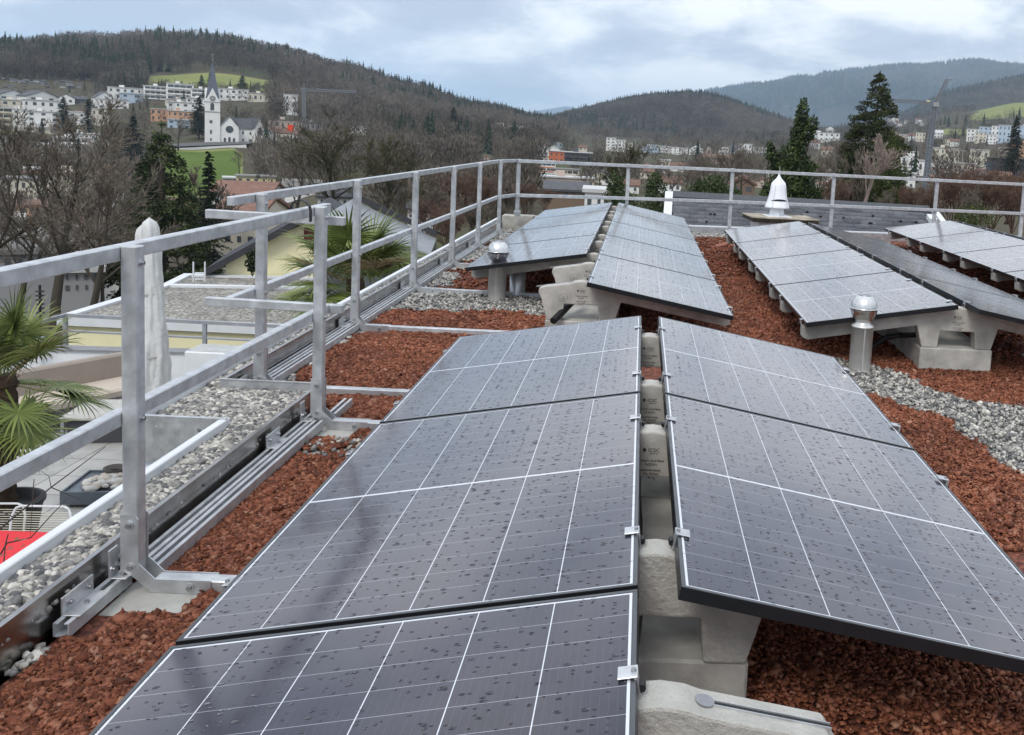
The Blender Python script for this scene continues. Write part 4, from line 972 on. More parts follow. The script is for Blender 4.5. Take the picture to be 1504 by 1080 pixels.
# ============================================================ VEGETATION
barem=tinted('bare_twigs',[(0,(.05,.041,.032)),(.5,(.118,.098,.078)),(1,(.21,.178,.145))],.95,.1)
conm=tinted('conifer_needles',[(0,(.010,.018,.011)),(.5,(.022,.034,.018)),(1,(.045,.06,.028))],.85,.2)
redm=tinted('reddish_twigs',[(0,(.07,.045,.035)),(.5,(.125,.078,.058)),(1,(.19,.125,.095))],.95,.1)
mossm=tinted('mossy_branches',[(0,(.022,.019,.013)),(.5,(.05,.045,.025)),(1,(.09,.085,.04))],.95,.1)
ivym=tinted('ivy_leaves',[(0,(.014,.028,.008)),(.5,(.040,.065,.018)),(1,(.10,.13,.035))],.6,.3)
barkm=plain('tree_bark',(.06,.05,.038),.95,0,.35,2,.6,9)
def Wh(u,v,D):
    r=ray(u,v);return CP+r*(D/math.hypot(r[0],r[1]))
def far_bare(g):
    V=[];Fc=[];T=[]
    def tri(a,b,c,t_):k=len(V);V.extend([a,b,c]);Fc.append((k,k+1,k+2));T.extend([t_]*3)
    tri((-.012,0,0),(.012,0,0),(0,0,.7),.9);tri((0,-.012,0),(0,.012,0),(0,0,.7),.85)
    cr_=g.uniform(.22,.32);base=g.uniform(.2,.35);tn=g.uniform(0,.5)
    for i in range(9):
        th=g.uniform(0,2*PI);z1=g.uniform(.6,.95);rr=cr_*.7;a2=th+PI/2;z0=g.uniform(.15,.45)
        tri((0,0,z0),(.012*math.cos(a2),.012*math.sin(a2),z0+.02),(rr*math.cos(th)*(1.1-z1)*1.6,rr*math.sin(th)*(1.1-z1)*1.6,z1),min(1,tn+.5))
    for i in range(74):
        d=g.normal(size=3);d/=np.linalg.norm(d);q=g.uniform(.35,1)**.5;c=np.array([d[0]*cr_*q,d[1]*cr_*q,.64+d[2]*.34*q])
        up_=np.array([d[0]*.5,d[1]*.5,.75+d[2]*.3]);up_/=np.linalg.norm(up_);sd=np.cross(up_,g.normal(size=3));sd/=np.linalg.norm(sd)
        L_=g.uniform(.05,.11);w_=g.uniform(.012,.028);tri(tuple(c-up_*L_*.6),tuple(c+sd*w_+up_*L_*.2),tuple(c-sd*w_*.6+up_*L_),min(1,tn+g.uniform(0,.5)))
    return np.array(V),np.array(Fc),np.array(T)
def far_con(g):
    V=[];Fc=[];T=[]
    n=9;wd=g.uniform(.14,.2);tn=g.uniform(0,.4)
    for L in range(n):
        f=L/(n-1);zc=1-f*.86;r=wd*(.12+.88*f**.8);
        for i in range(8):
            th=2*PI*(i+g.uniform(-.3,.3))/8;dth=g.uniform(.3,.5);rr=r*g.uniform(.65,1.2);k=len(V);z1=zc-.10-.05*f+g.uniform(-.02,.02)
            V+= [(0,0,zc+.02),(rr*math.cos(th-dth),rr*math.sin(th-dth),z1+.02),(rr*1.15*math.cos(th),rr*1.15*math.sin(th),z1-.015),(rr*math.cos(th+dth),rr*math.sin(th+dth),z1+.02)]
            Fc+=[(k,k+1,k+2),(k,k+2,k+3)];T+=[min(1,tn+g.uniform(0,.6))]*4
    return np.array(V),np.array(Fc),np.array(T)
gg=np.random.default_rng(21);PB_=[far_bare(gg) for _ in range(9)];PC_=[far_con(gg) for _ in range(6)]
def clump(x,y,s):return np.sin(x*s+1.3*np.sin(y*s*.7))*np.cos(y*s*1.1+.8*np.sin(x*s*.6))
def scatter(xyz,h,conf,wid=1.,var=None):
    """trees at points; conf: bool conifer; returns two merged sets"""
    out=([],[])
    n=len(xyz)
    if var is None:var=rng.uniform(-.2,.2,n)+.26*clump(xyz[:,0],xyz[:,1],.011)+.16*clump(xyz[:,0]+300,xyz[:,1],.028)
    which=rng.integers(0,54,n);rot=rng.uniform(0,2*PI,n);wj=wid*rng.uniform(.8,1.25,n);tj=rng.uniform(-.22,.22,n) if var is None else var
    for kind,pro in((0,PB_),(1,PC_)):
        for i,(v,f,t_) in enumerate(pro):
            k=(conf==bool(kind))&(which%len(pro)==i);
            if not k.any():continue
            c,s=np.cos(rot[k]),np.sin(rot[k]);hh=h[k];ww=hh*wj[k]
            X=v[None,:,0]*c[:,None]-v[None,:,1]*s[:,None];Y=v[None,:,0]*s[:,None]+v[None,:,1]*c[:,None]
            P=np.stack([X*ww[:,None]+xyz[k,0][:,None],Y*ww[:,None]+xyz[k,1][:,None],v[None,:,2]*hh[:,None]+xyz[k,2][:,None]-.3],-1)
            nk=k.sum();Fc=(f[None]+(np.arange(nk)*len(v))[:,None,None]).reshape(-1,3);T=np.clip(t_[None]+tj[k][:,None],0,1).reshape(-1)
            out[kind].append((P.reshape(-1,3),Fc,T))
    return out
def forest(name,sets):
    allp=[];mi=[];
    for o in sets:
        for kind in(0,1):
            for p in o[kind]:allp.append(p);mi.append(np.full(len(p[1]),kind))
    V,Fc,T=merge(allp);tag(link(name,npmesh(name,V,Fc,[barem,conm],np.concatenate(mi),T)),kind='stuff')
def region(N,u0,u1,D0,D1,hr,cf,pred=None,cs=.02,wid=1.):
    u=rng.uniform(u0,u1,N);ph_=np.interp(u,us,PH);D=np.sqrt(rng.uniform(D0*D0,D1*D1,N));x,y=D*np.sin(ph_),D*np.cos(ph_)
    k=np.ones(N,bool) if pred is None else pred(u,D,x,y)
    u,ph_,D,x,y=[a[k] for a in(u,ph_,D,x,y)];z=G(ph_,D);c=(clump(x,y,cs)*.5+.5)*rng.uniform(0,1,len(x))*2>1.55-cf*1.6
    h=rng.uniform(*hr,len(x))*np.where(c,1.12,.95);return scatter(np.stack([x,y,z],1),h,c,wid)
nomead=lambda u,D,x,y:green(np.interp(u,us,PH),D)<.3
leftf=[region(5200,-120,830,897,1240,(13,20),.36,lambda u,D,x,y:nomead(u,D,x,y)&((D>905)|(u>400)|(u<200))),
 region(1500,395,830,640,900,(12,19),.14,nomead),
 region(260,-60,212,860,900,(14,19),.35,nomead),
 region(240,150,215,780,870,(9,14),.1,nomead)]
forest('hill_forest',leftf)
mf=lambda u,D,x,y:(np.sin(u*.21+D*.05)+np.sin(D*.11)>-1.2)
bld_keep=[]       # filled by the buildings: (u0,u1,D, vtop) corridors kept open
WOODS=[(900,395,800,455,640,(10,17),.12),(520,360,800,250,440,(9,14),.05),(700,560,790,130,300,(6,10),.05),(330,820,1500,430,900,(7,12),.08),(420,830,1500,200,420,(6,10),.05),(260,-80,400,560,800,(6,10),.15),(420,-60,240,240,420,(7,12),.1),(1500,-60,420,455,790,(5,9),.12),(900,800,1350,880,1600,(10,16),.3),(500,960,1504,420,900,(7,12),.1),(70,-60,230,110,220,(6,9),.05),(420,1200,1504,900,1500,(9,15),.3),(70,350,430,300,420,(8,12),.0),(120,1340,1504,1500,1750,(10,16),.1)]
def grid_ridge(V,N,t0,t1,hr,cf,cs,wid=1.,p=None):
    nt,nu,_=V.shape;a=rng.uniform(t0,t1,N)*(nt/1.6);b=rng.uniform(0,nu-1.01,N);a=np.clip(a,0,nt-1.01);i,j=a.astype(int),b.astype(int);fa,fb_=(a-i)[:,None],(b-j)[:,None]
    P=(V[i,j]*(1-fa)+V[i+1,j]*fa)*(1-fb_)+(V[i,j+1]*(1-fa)+V[i+1,j+1]*fa)*fb_
    c=(clump(P[:,0],P[:,1],cs)*.5+.5)*rng.uniform(0,1,N)*2>1.55-cf*1.6
    if p is not None:k=p(P);P=P[k];c=c[k]
    return scatter(P,rng.uniform(*hr,len(P))*np.where(c,1.15,.95),c,wid)
forest('wooded_hill_trees',[grid_ridge(MIDV,7000,.05,1.05,(15,22),.30,.006,1.25)])
forest('far_ridge_trees',[grid_ridge(FARV,9000,.2,1.04,(30,46),.75,.002,1.5),grid_ridge(RRV,5000,.1,1.04,(15,24),.3,.005,1.2)])
def gv(u,D):
    ph_=np.interp(u,us,PH)+0*np.asarray(D);z=G(ph_,D);x=D*np.sin(ph_);y=D*np.cos(ph_)
    up=CM[1,0]*x+CM[1,1]*y+CM[1,2]*(z-CH);fw=CM[2,0]*x+CM[2,1]*y+CM[2,2]*(z-CH);return CY-F*up/fw
DG=np.exp(np.linspace(math.log(120),math.log(2300),500))
def settle(u,vb,D):
    """the distance near D at which the ground is seen on row vb"""
    if D<150:return D
    e=np.abs(gv(u,DG)-vb);k=e<1.2
    if not k.any():k=e<=e.min()+.3
    c=DG[k];return float(c[np.argmin(np.abs(np.log(c/D)))])
# ------------------------------------------------------------ detailed trees
def bare_mesh(seed,nl=(8,7,7,8),spread=.95,trunk=.32,twig=.0011,up=.25,stems=1,matt=None,name='crown'):
    """unit height tree: returns (trunk mesh, crown mesh)"""
    g=np.random.default_rng(seed);TV=[];TF=[];V=[];Fc=[];T=[]
    def seg(p,q,r0,r1,n,VV,FF,tt=None):
        d=(q-p);
        if d.length<1e-6:return
        qd=d.to_track_quat('Z','Y');a=qd@Vector((1,0,0));b=qd@Vector((0,1,0));k=len(VV)
        for c_,r in((p,r0),(q,r1)):
            for i in range(n):t_=2*PI*i/n;VV.append(c_+a*r*math.cos(t_)+b*r*math.sin(t_))
            if tt is not None:tt.extend([tval[0]]*n)
        for i in range(n):FF.append((k+i,k+(i+1)%n,k+n+(i+1)%n,k+n+i))
    tval=[.3]
    def rnd(d,a):
        v=Vector(g.normal(size=3));v=(v-d*v.dot(d)).normalized();return (d*math.cos(a)+v*math.sin(a)).normalized()
    def grow(p,d,ln,r,lev):
        ns=5 if lev<2 else 3;pts=[p];dd=d;L=ln/ns
        for i in range(ns):
            dd=(rnd(dd,abs(g.normal(0,.13+.04*lev)))+Vector((0,0,up*.18))).normalized();pts.append(pts[-1]+dd*L)
        rs=[r*(1-.75*i/ns) for i in range(ns+1)];tval[0]=min(1,.08+.16*lev+g.uniform(0,.2))
        for i in range(ns):
            if lev==0:seg(pts[i],pts[i+1],rs[i],rs[i+1],7,TV,TF)
            else:seg(pts[i],pts[i+1],rs[i],rs[i+1],4 if lev<2 else 3,V,Fc,T)
        if lev>=len(nl):return
        for c in range(nl[lev]):
            f=g.uniform(.3 if lev==0 else .2,1.);i=min(ns-1,int(f*ns));ff=f*ns-i;q=pts[i].lerp(pts[i+1],ff);dloc=(pts[i+1]-pts[i]).normalized()
            nd=rnd(dloc,g.uniform(.45,1.0) if lev==0 else g.uniform(.35,.95));nd=(nd+Vector((0,0,up))).normalized()
            nln=ln*g.uniform(.45,.72)*(spread if lev==0 else .88)*(1.15-.45*f)
            if lev==len(nl)-1:
                e=q+nd*nln;w_=rnd(nd,PI/2)*twig;m_=q.lerp(e,.5)+rnd(nd,PI/2)*nln*.06;k=len(V);V.extend([q-w_,q+w_,m_+w_*.8,m_-w_*.8]);Fc.append((k,k+1,k+2,k+3));k=len(V);V.extend([m_-w_*.8,m_+w_*.8,e+w_*.2,e-w_*.2]);Fc.append((k,k+1,k+2,k+3));T.extend([min(1,.55+g.uniform(0,.45))]*8)
            else:grow(q,nd,nln,max(rs[i]*.55,twig*1.2),lev+1)
    for s_ in range(stems):
        d=Vector((0,0,1)) if stems==1 else Vector((g.normal(0,.28),g.normal(0,.28),1)).normalized()
        grow(Vector((g.normal(0,.02),g.normal(0,.02),0)) if stems>1 else Vector((0,0,0)),d,.62 if stems==1 else .6,.018 if stems==1 else .008,0)
    V=np.array([tuple(v) for v in V]);zmx=V[:,2].max();V/=zmx;TVn=np.array([tuple(v) for v in TV])/zmx
    return npmesh('trunk',TVn,TF,[matt or barkm],tint=np.full(len(TVn),.25)),npmesh(name,V,Fc,[matt or barem],tint=T)
def conifer_mesh(seed,wid=.24,layers=26,per=9,mat=None,drop=.25,irr=.25,clumps=11,ns=.03,base=.12,shape=.85):
    g=np.random.default_rng(seed);V=[];Fc=[];T=[]
    m=MB();m.cyl((0,0,0),(0,0,.97),.013,.002,8);tr=m.mesh('trunk',barkm)
    for L in range(layers):
        f=(L+.5)/layers;z=base+(1-base)*f;R_=wid*(1-f)**shape+.010
        for i in range(max(4,int(per*(1-f*.45)))):
            th=g.uniform(0,2*PI);r=R_*g.uniform(1-irr*1.6,1+irr*.6);zz=z+g.uniform(-.02,.02)
            d=Vector((math.cos(th),math.sin(th),g.uniform(.0,.25)));side=Vector((-math.sin(th),math.cos(th),0));pts=[]
            for k in range(clumps):
                t_=(k+1)/clumps;p=Vector((0,0,zz))+d*(r*t_)+Vector((0,0,-drop*r*t_*t_+.16*r*t_*(1-t_)))
                if k==0 and g.random()<.5:continue
                for q in range(4):
                    a=g.uniform(-1.3,1.3);e=(Vector((math.cos(th+a),math.sin(th+a),g.uniform(-.55,.25)))).normalized()*g.uniform(.6,1.3)*ns*(1.2-.5*t_)*(1.15-f*.5);w_=e.cross(Vector((g.normal(),g.normal(),g.normal()))).normalized()*ns*.16
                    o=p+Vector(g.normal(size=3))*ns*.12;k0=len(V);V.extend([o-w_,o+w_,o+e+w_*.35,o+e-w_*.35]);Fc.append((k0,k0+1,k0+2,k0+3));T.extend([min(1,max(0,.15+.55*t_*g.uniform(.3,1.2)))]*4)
    return tr,npmesh('crown',np.array([tuple(v) for v in V]),Fc,[mat or conm],tint=T)
def leafy_mesh(seed,blobs,n,size,mat,name='crown'):
    """leaves spread through ellipsoids (x,y,z,rx,ry,rz)"""
    g=np.random.default_rng(seed);w_=np.array([b[3]*b[5] for b in blobs]);w_=w_/w_.sum();bi=g.choice(len(blobs),n,p=w_);B_=np.array(blobs)[bi]
    d=g.normal(size=(n,3));d/=np.linalg.norm(d,axis=1)[:,None];rr=g.uniform(.45,1.08,n)**.6*(1+.22*np.sin(d[:,0]*9+bi)*np.sin(d[:,2]*8+bi*2))
    c=B_[:,:3]+d*B_[:,3:]*rr[:,None];a=g.normal(size=(n,3));a/=np.linalg.norm(a,axis=1)[:,None];b=np.cross(a,g.normal(size=(n,3)));b/=np.linalg.norm(b,axis=1)[:,None];s=size*g.uniform(.6,1.3,n)[:,None]
    V=np.stack([c-a*s,c-b*s*.55,c+a*s,c+b*s*.55],1).reshape(-1,3);Fc=np.arange(4*n).reshape(n,4)
    tn=np.clip(.35+.35*np.sin(c[:,0]*40/1+bi)*np.sin(c[:,2]*37)+g.uniform(-.3,.4,n),0,1);return npmesh(name,V,Fc,[mat],tint=np.repeat(tn,4))
BT=[bare_mesh(s) for s in(1,2,3)]
BW=[bare_mesh(11,(9,8,7,9),1.25,.25,.0014,.12,1,mossm),bare_mesh(12,(9,8,6,9),1.1,.25,.0014,.2,1,mossm)]
BS=[bare_mesh(31,(7,5,5,6),.8,.1,.0018,.5,8,redm),bare_mesh(32,(7,5,5,6),.8,.1,.0020,.45,9,redm)]
BL=[bare_mesh(41,(6,6,5,6),.8,.2,.003,.5,3),bare_mesh(42,(7,6,5,6),.75,.2,.0028,.5,4)]
spr=tinted('pine_needles',[(0,(.018,.026,.010)),(.5,(.046,.058,.022)),(1,(.11,.115,.045))],.85,.2)
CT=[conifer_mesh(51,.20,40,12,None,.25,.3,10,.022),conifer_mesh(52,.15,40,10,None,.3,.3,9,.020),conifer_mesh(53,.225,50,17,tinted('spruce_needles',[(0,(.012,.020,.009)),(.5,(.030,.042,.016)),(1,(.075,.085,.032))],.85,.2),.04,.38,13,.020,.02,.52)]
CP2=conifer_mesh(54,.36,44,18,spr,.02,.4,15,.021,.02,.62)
def blobs_of(seed,n,prof,z0=.06,k=.30,flat=.75):
    g=np.random.default_rng(seed);B=[]
    for i in range(n):
        z=z0+(.985-z0)*g.uniform(0,1)**1.15;r=prof(z)*g.uniform(.12,1)**.55;th=g.uniform(0,2*PI);e=prof(z)*k*g.uniform(.6,1.2)+.012
        B.append((r*math.cos(th),r*math.sin(th),z-.10*r,e,e,e*flat))
    return B
def tree(kind,u,vb,vt,D,label,group=None,name=None,wx=1.,rz=None,cat='tree'):
    tr,cr_=kind;D=settle(u,vb,D);p=Wh(u,vb,D);h=(vb-vt)*D/F
    r=empty(name or 'bare_tree',p,rng.uniform(0,6) if rz is None else rz,label,cat,group);r.scale=(h*wx,h*wx,h)
    link('trunk',tr,r);link('crown',cr_,r);return r
tree(BT[0],82,500,188,58,'tall bare tree with thick upright trunk in front of the long pale building',wx=1.15)
tree(BT[1],136,500,262,52,'bare forked tree just left of the wrapped parasol',wx=1.2)
tree(BT[2],-22,490,215,60,'bare tree cut by the left picture edge above the left palm',wx=1.1)
for u,vb,vt,D in((30,470,300,70),(108,470,310,75),(60,440,300,85),(150,450,320,68),(-10,470,320,66)):tree(BT[int(u)%3],u,vb,vt,D,'low bare tree among the whitish flat buildings at the lower left','low bare trees at the lower left',wx=1.3)
tree(BT[1],168,440,250,90,'slender pale bare tree between the forked tree and the dark pine',wx=.9)
PINE=1
tree(CT[1],306,440,246,78,'slim ragged spruce directly right of the broad dark pine',name='spruce_tree',wx=1.1)
tree(BL[0],272,440,262,82,'olive brown thicket tree between the broad pine and the slim spruce',wx=1.1)
tree(CT[0],197,262,184,250,'dark blue green fir above the broad pine',name='fir_tree',wx=1.5)
tree(CT[0],94,196,152,470,'dark fir right beside the white apartment block',name='fir_tree',wx=1.6)
tree(CT[1],130,200,155,480,'dark fir second to the right of the white apartment block',name='fir_tree',wx=1.7)
tree(CT[0],62,215,182,430,'small dark fir below the white apartment block',name='fir_tree')
tree(BT[2],166,238,188,300,'rusty brown bare tree right of the stepped white house',wx=1.3)
tree(BT[0],60,262,192,250,'bare brown tree between the glazed building and the stepped white house',wx=1.4)
tree(BT[1],24,262,200,240,'bare brown tree below the glazed grey building at the left',wx=1.3)
tree(BT[0],262,222,176,420,'dusky bare tree left of the church, nearest to it',wx=1.4)
tree(CT[0],292,205,150,480,'dark fir close behind the left side of the church tower',name='fir_tree',wx=1.6)
tree(CT[0],296,137,114,790,'left of two dark firs standing in the bright hill meadow',name='fir_tree',wx=1.8)
tree(CT[1],309,138,110,800,'right of two dark firs standing in the bright hill meadow, behind the spire',name='fir_tree',wx=1.8)
tree(CT[0],356,140,114,790,'dark fir at the right lower edge of the hill meadow',name='fir_tree',wx=2.2)
for i,(u,vt) in enumerate(((372,122),(380,121),(388,123),(396,125))):tree(BT[i%3],u,142,vt,790,'small grey bare tree in the row along the lower right meadow edge','bare trees along the meadow edge',wx=1.2)
tree(CT[1],347,186,158,480,'thin dark cypress rising behind the church roof',name='cypress_tree',wx=.7)
for i,(u,vb,vt,D) in enumerate(((392,215,170,480),(402,212,172,490),(412,235,200,400),(440,240,195,380),(352,262,222,360),(384,265,220,350),(455,190,150,560),(432,180,148,600),(470,195,160,560))):tree(BT[i%3],u,vb,vt,D,'grey brown bare tree on the slope right of the church','bare trees right of the church',wx=1.0)
tree(BW[0],492,345,172,118,'large spreading bare tree with mossy dark limbs above the corrugated roof',wx=1.25,rz=1.)
tree(BW[1],565,345,200,125,'second spreading mossy bare tree behind the railing, right of the largest one',wx=1.2)
tree(BT[1],430,345,215,130,'bare tree with fine brown twigs left of the large mossy tree',wx=1.3)
tree(BW[0],612,350,250,95,'small dark bare tree with ivy trunk behind the third tall railing post',wx=1.1,rz=3)
tree(BL[1],664,262,196,250,'pale fan shaped bare tree above the long railing',wx=1.6)
tree(CT[0],665,208,160,620,'tall dark fir on the wooded slope over the long railing',name='fir_tree',wx=1.7)
for i,(u,vb,vt,D,k) in enumerate(((640,345,262,75,0),(672,340,250,82,1),(705,335,255,80,0),(738,330,262,78,1),(770,318,268,85,0),(655,380,300,58,1),(720,350,290,62,0),(800,312,276,80,1),(630,360,290,70,0),(690,360,285,64,1))):
    tree((BS[k] if i%3 else BL[k]),u,vb,vt,D,'reddish brown leafless thicket behind the long left railing','reddish thickets behind the left railing','leafless_bush',wx=1.2,cat='bush')
for i,(u,vb,vt,D,k) in enumerate(((1300,330,274,42,0),(1335,332,272,44,1),(1365,335,272,40,0),(1395,335,256,42,1),(1425,338,270,38,0),(1455,340,258,42,1),(1485,345,266,40,0),(1512,345,258,42,1),(1350,330,270,52,1),(1440,330,250,55,0),(1480,330,252,56,1),(1410,325,248,60,0),(1200,320,268,52,1),(1225,325,262,50,0),(1320,320,272,58,0),(1500,330,262,36,0))):
    tree((BS[k] if i%4 else BL[k]),u,vb,vt,D,'rusty brown leafless hedge bush behind the right part of the far railing','rusty bushes behind the far railing','leafless_bush',wx=1.15,cat='bush')
for i,(u,vb,vt,D) in enumerate(((1062,300,205,90),(1088,300,215,95),(1040,300,225,100),(1010,300,240,110),(1215,320,200,80),(1195,310,225,85),(985,295,238,120),(1120,300,222,100),(1400,262,215,200),(1430,265,212,200),(1465,262,215,190),(1380,270,220,180),(960,290,232,140),(860,290,240,150),(1240,300,205,95))):
    tree(BT[i%3],u,vb,vt,D,'fine twigged bare tree in the valley gardens behind the far railing','bare trees behind the far railing',wx=1.25)
# pollard with ivy
tree(BW[1],902,330,206,72,'crooked bare tree with ivy clad trunk left of the first far railing post',wx=1.0,rz=2)
def leafy(u,vb,vt,D,blobs,n,size,label,name,cat='tree',mat=None,group=None,trunk=True):
    p=Wh(u,vb,D);h=(vb-vt)*D/F;r=empty(name,p,-math.atan2(p[0],p[1]),label,cat,group);r.scale=(h,h,h)
    link('crown',leafy_mesh(int(u)+n,blobs,n,size,mat or ivym),r)
    if trunk:
        m=MB();m.cyl((0,0,0),(0 if len(blobs)>40 else blobs[0][0],0,blobs[0][2]),.022,.016,8);top=Vector((blobs[0][0],0,blobs[0][2]))
        con=len(blobs)>40
        if con:m.cyl((0,0,0),(0,0,.97),.016,.002,8)
        for b in blobs[1:]:
            if con:m.cyl((0,0,b[2]+.02),(b[0],b[1],b[2]),.0025,.001,4)
            else:m.cyl(top*.8,(b[0],b[1],b[2]),.010,.004,6)
        m.build('trunk',barkm,r)
    return r
pinem=tinted('olive_needles',[(0,(.016,.026,.010)),(.5,(.042,.060,.022)),(1,(.10,.125,.045))],.85,.2)
leafy(238,455,210,72,blobs_of(5,140,lambda z:.33*max(0,1-z)**.8*(.6+.4*min(1,z/.25)),.05,.26),42000,.0085,'broad dark green pine standing left of the church meadow','pine_tree',mat=pinem)
leafy(1270,400,112,62,blobs_of(8,420,lambda z:.165*min(1,max(0,1-z)/.34)**.85,.05,.17,.5),80000,.0052,'large ragged dark spruce, the tallest tree behind the far railing','spruce_tree',mat=spr)
leafy(912,340,248,55,[(-.06,0,.35,.26,.24,.36),(-.16,0,.75,.10,.10,.22),(.1,0,.3,.26,.2,.3),(-.05,0,.6,.15,.15,.3)],5200,.020,'dark ivy mound wrapping the crooked bare tree','ivy_bush','bush')
leafy(962,335,252,52,[(0,0,.45,.24,.24,.46),(.08,0,.3,.26,.2,.3),(-.05,0,.8,.14,.14,.2)],5200,.020,'dark ivy covered trunk just right of the first far railing post','ivy_bush','bush')
leafy(1040,320,250,48,[(0,0,.42,.5,.4,.36),(-.35,0,.3,.32,.3,.28),(.4,0,.42,.3,.3,.3),(.1,0,.72,.22,.22,.2),(-.2,0,.66,.16,.16,.16)],11000,.020,'broad dark evergreen bush above the left end of the slate roof','evergreen_bush','bush')
leafy(1155,420,148,42,[(0,0,.30,.135,.13,.32),(.0,0,.55,.115,.10,.14),(-.01,0,.68,.075,.07,.10),(.012,0,.80,.045,.045,.12),(.022,0,.92,.034,.034,.085),(.05,0,.82,.05,.04,.04),(.075,0,.87,.035,.03,.045),(-.075,0,.64,.06,.05,.035),(-.115,0,.69,.045,.04,.035),(-.135,0,.74,.022,.022,.03),(.10,0,.50,.055,.05,.05),(-.12,0,.50,.05,.05,.06),(.07,0,.64,.05,.05,.04),(-.10,0,.33,.08,.07,.07),(.12,0,.25,.07,.07,.08)],26000,.0085,'ivy smothered tree with two raised arms behind the white chimney cowl','ivy_tree')
SPRUCE=1
tree(BL[1],1232,380,215,55,'brownish bare thicket tree at the left foot of the large spruce',wx=.8)
yg=tinted('yellow_green_needles',[(0,(.030,.040,.012)),(.5,(.065,.085,.025)),(1,(.12,.14,.045))],.8,.2)
leafy(1299,380,200,56,[(-.03,0,.62,.13,.13,.34),(-.08,0,.45,.17,.16,.3),(.0,0,.85,.07,.07,.14)],12000,.009,'soft yellow green conifer at the right foot of the large spruce','young_conifer',mat=yg)
pinkm=tinted('pale_birch',[(0,(.16,.11,.09)),(1,(.42,.34,.30))],.8)
bm=bare_mesh(61,(9,7,6,6),.62,.3,.0011,.45,1,pinkm);tree(bm,1262,345,196,48,'pale pinkish birch with thin drooping twigs in front of the large spruce',name='birch_tree')
tree(CT[0],1486,262,178,210,'dark fir with double crown near the right picture edge',name='fir_tree',wx=1.1)
tree(CT[1],1337,226,198,330,'small dark fir above the white house with the mural',name='fir_tree')
leafy(1430,345,300,30,[(0,0,.6,.6,.4,.36),(-.3,0,.5,.4,.3,.3)],2600,.028,'low yellow green shrub behind the right array below the far railing','green_shrub','bush',mat=yg)
for i,(u,vb,vt,D) in enumerate(((700,168,148,1020),(708,170,150,1010),(760,184,162,900))):tree(CT[i%2],u,vb,vt,D,'dark fir on the shoulder of the left hill against the sky','firs on the shoulder of the left hill','fir_tree',wx=1.6)
# ============================================================ BUILDINGS OF THE VALLEY
def wallmat(n,c):return plain(n,c,.85,0,.05,.3)
WM={'w':wallmat('white_wall',(.74,.73,.70)),'c':wallmat('cream_wall',(.62,.57,.46)),'o':wallmat('peach_wall',(.55,.33,.21)),'b':wallmat('pale_blue_wall',(.42,.50,.58)),
 'y':wallmat('yellow_wall',(.62,.53,.30)),'g':wallmat('grey_wall',(.30,.30,.30)),'r':wallmat('brick_red_wall',(.50,.15,.07)),'d':wallmat('dark_wall',(.08,.085,.10)),'p':wallmat('pinkish_wall',(.50,.40,.34)),'t':wallmat('timber_wall',(.17,.12,.085))}
RM={'f':plain('flat_roof_grey',(.20,.195,.185),.9,0,.2,.3),'w':plain('pale_roof',(.50,.50,.49),.8,0,.1,.2),'b':plain('brown_tile_roof',(.15,.085,.06),.85,0,.22,1.2),'g':plain('dark_tile_roof',(.075,.075,.08),.7,0,.2,1.),'r':plain('rust_tile_roof',(.20,.11,.08),.85,0,.2,1.),'m':plain('metal_roof',(.42,.44,.46),.45,.3,.1,.5)}
winm=plain('window_glass',(.085,.095,.105),.15,0,.2,1);winm2=plain('painted_shade_and_dark_paint',(.05,.05,.052),.7)  # winm2: dark colour painting shade in balcony openings, also clock rim and mural paint
WCACHE={}
def wmesh(w,h,mat):
    k=(round(w,2),round(h,2),mat.name)
    if k not in WCACHE:
        m=MB();m.box(-w/2,w/2,-.06,.02,-h/2,h/2);WCACHE[k]=m.mesh('window',mat)
    return WCACHE[k]
KEEP=[]
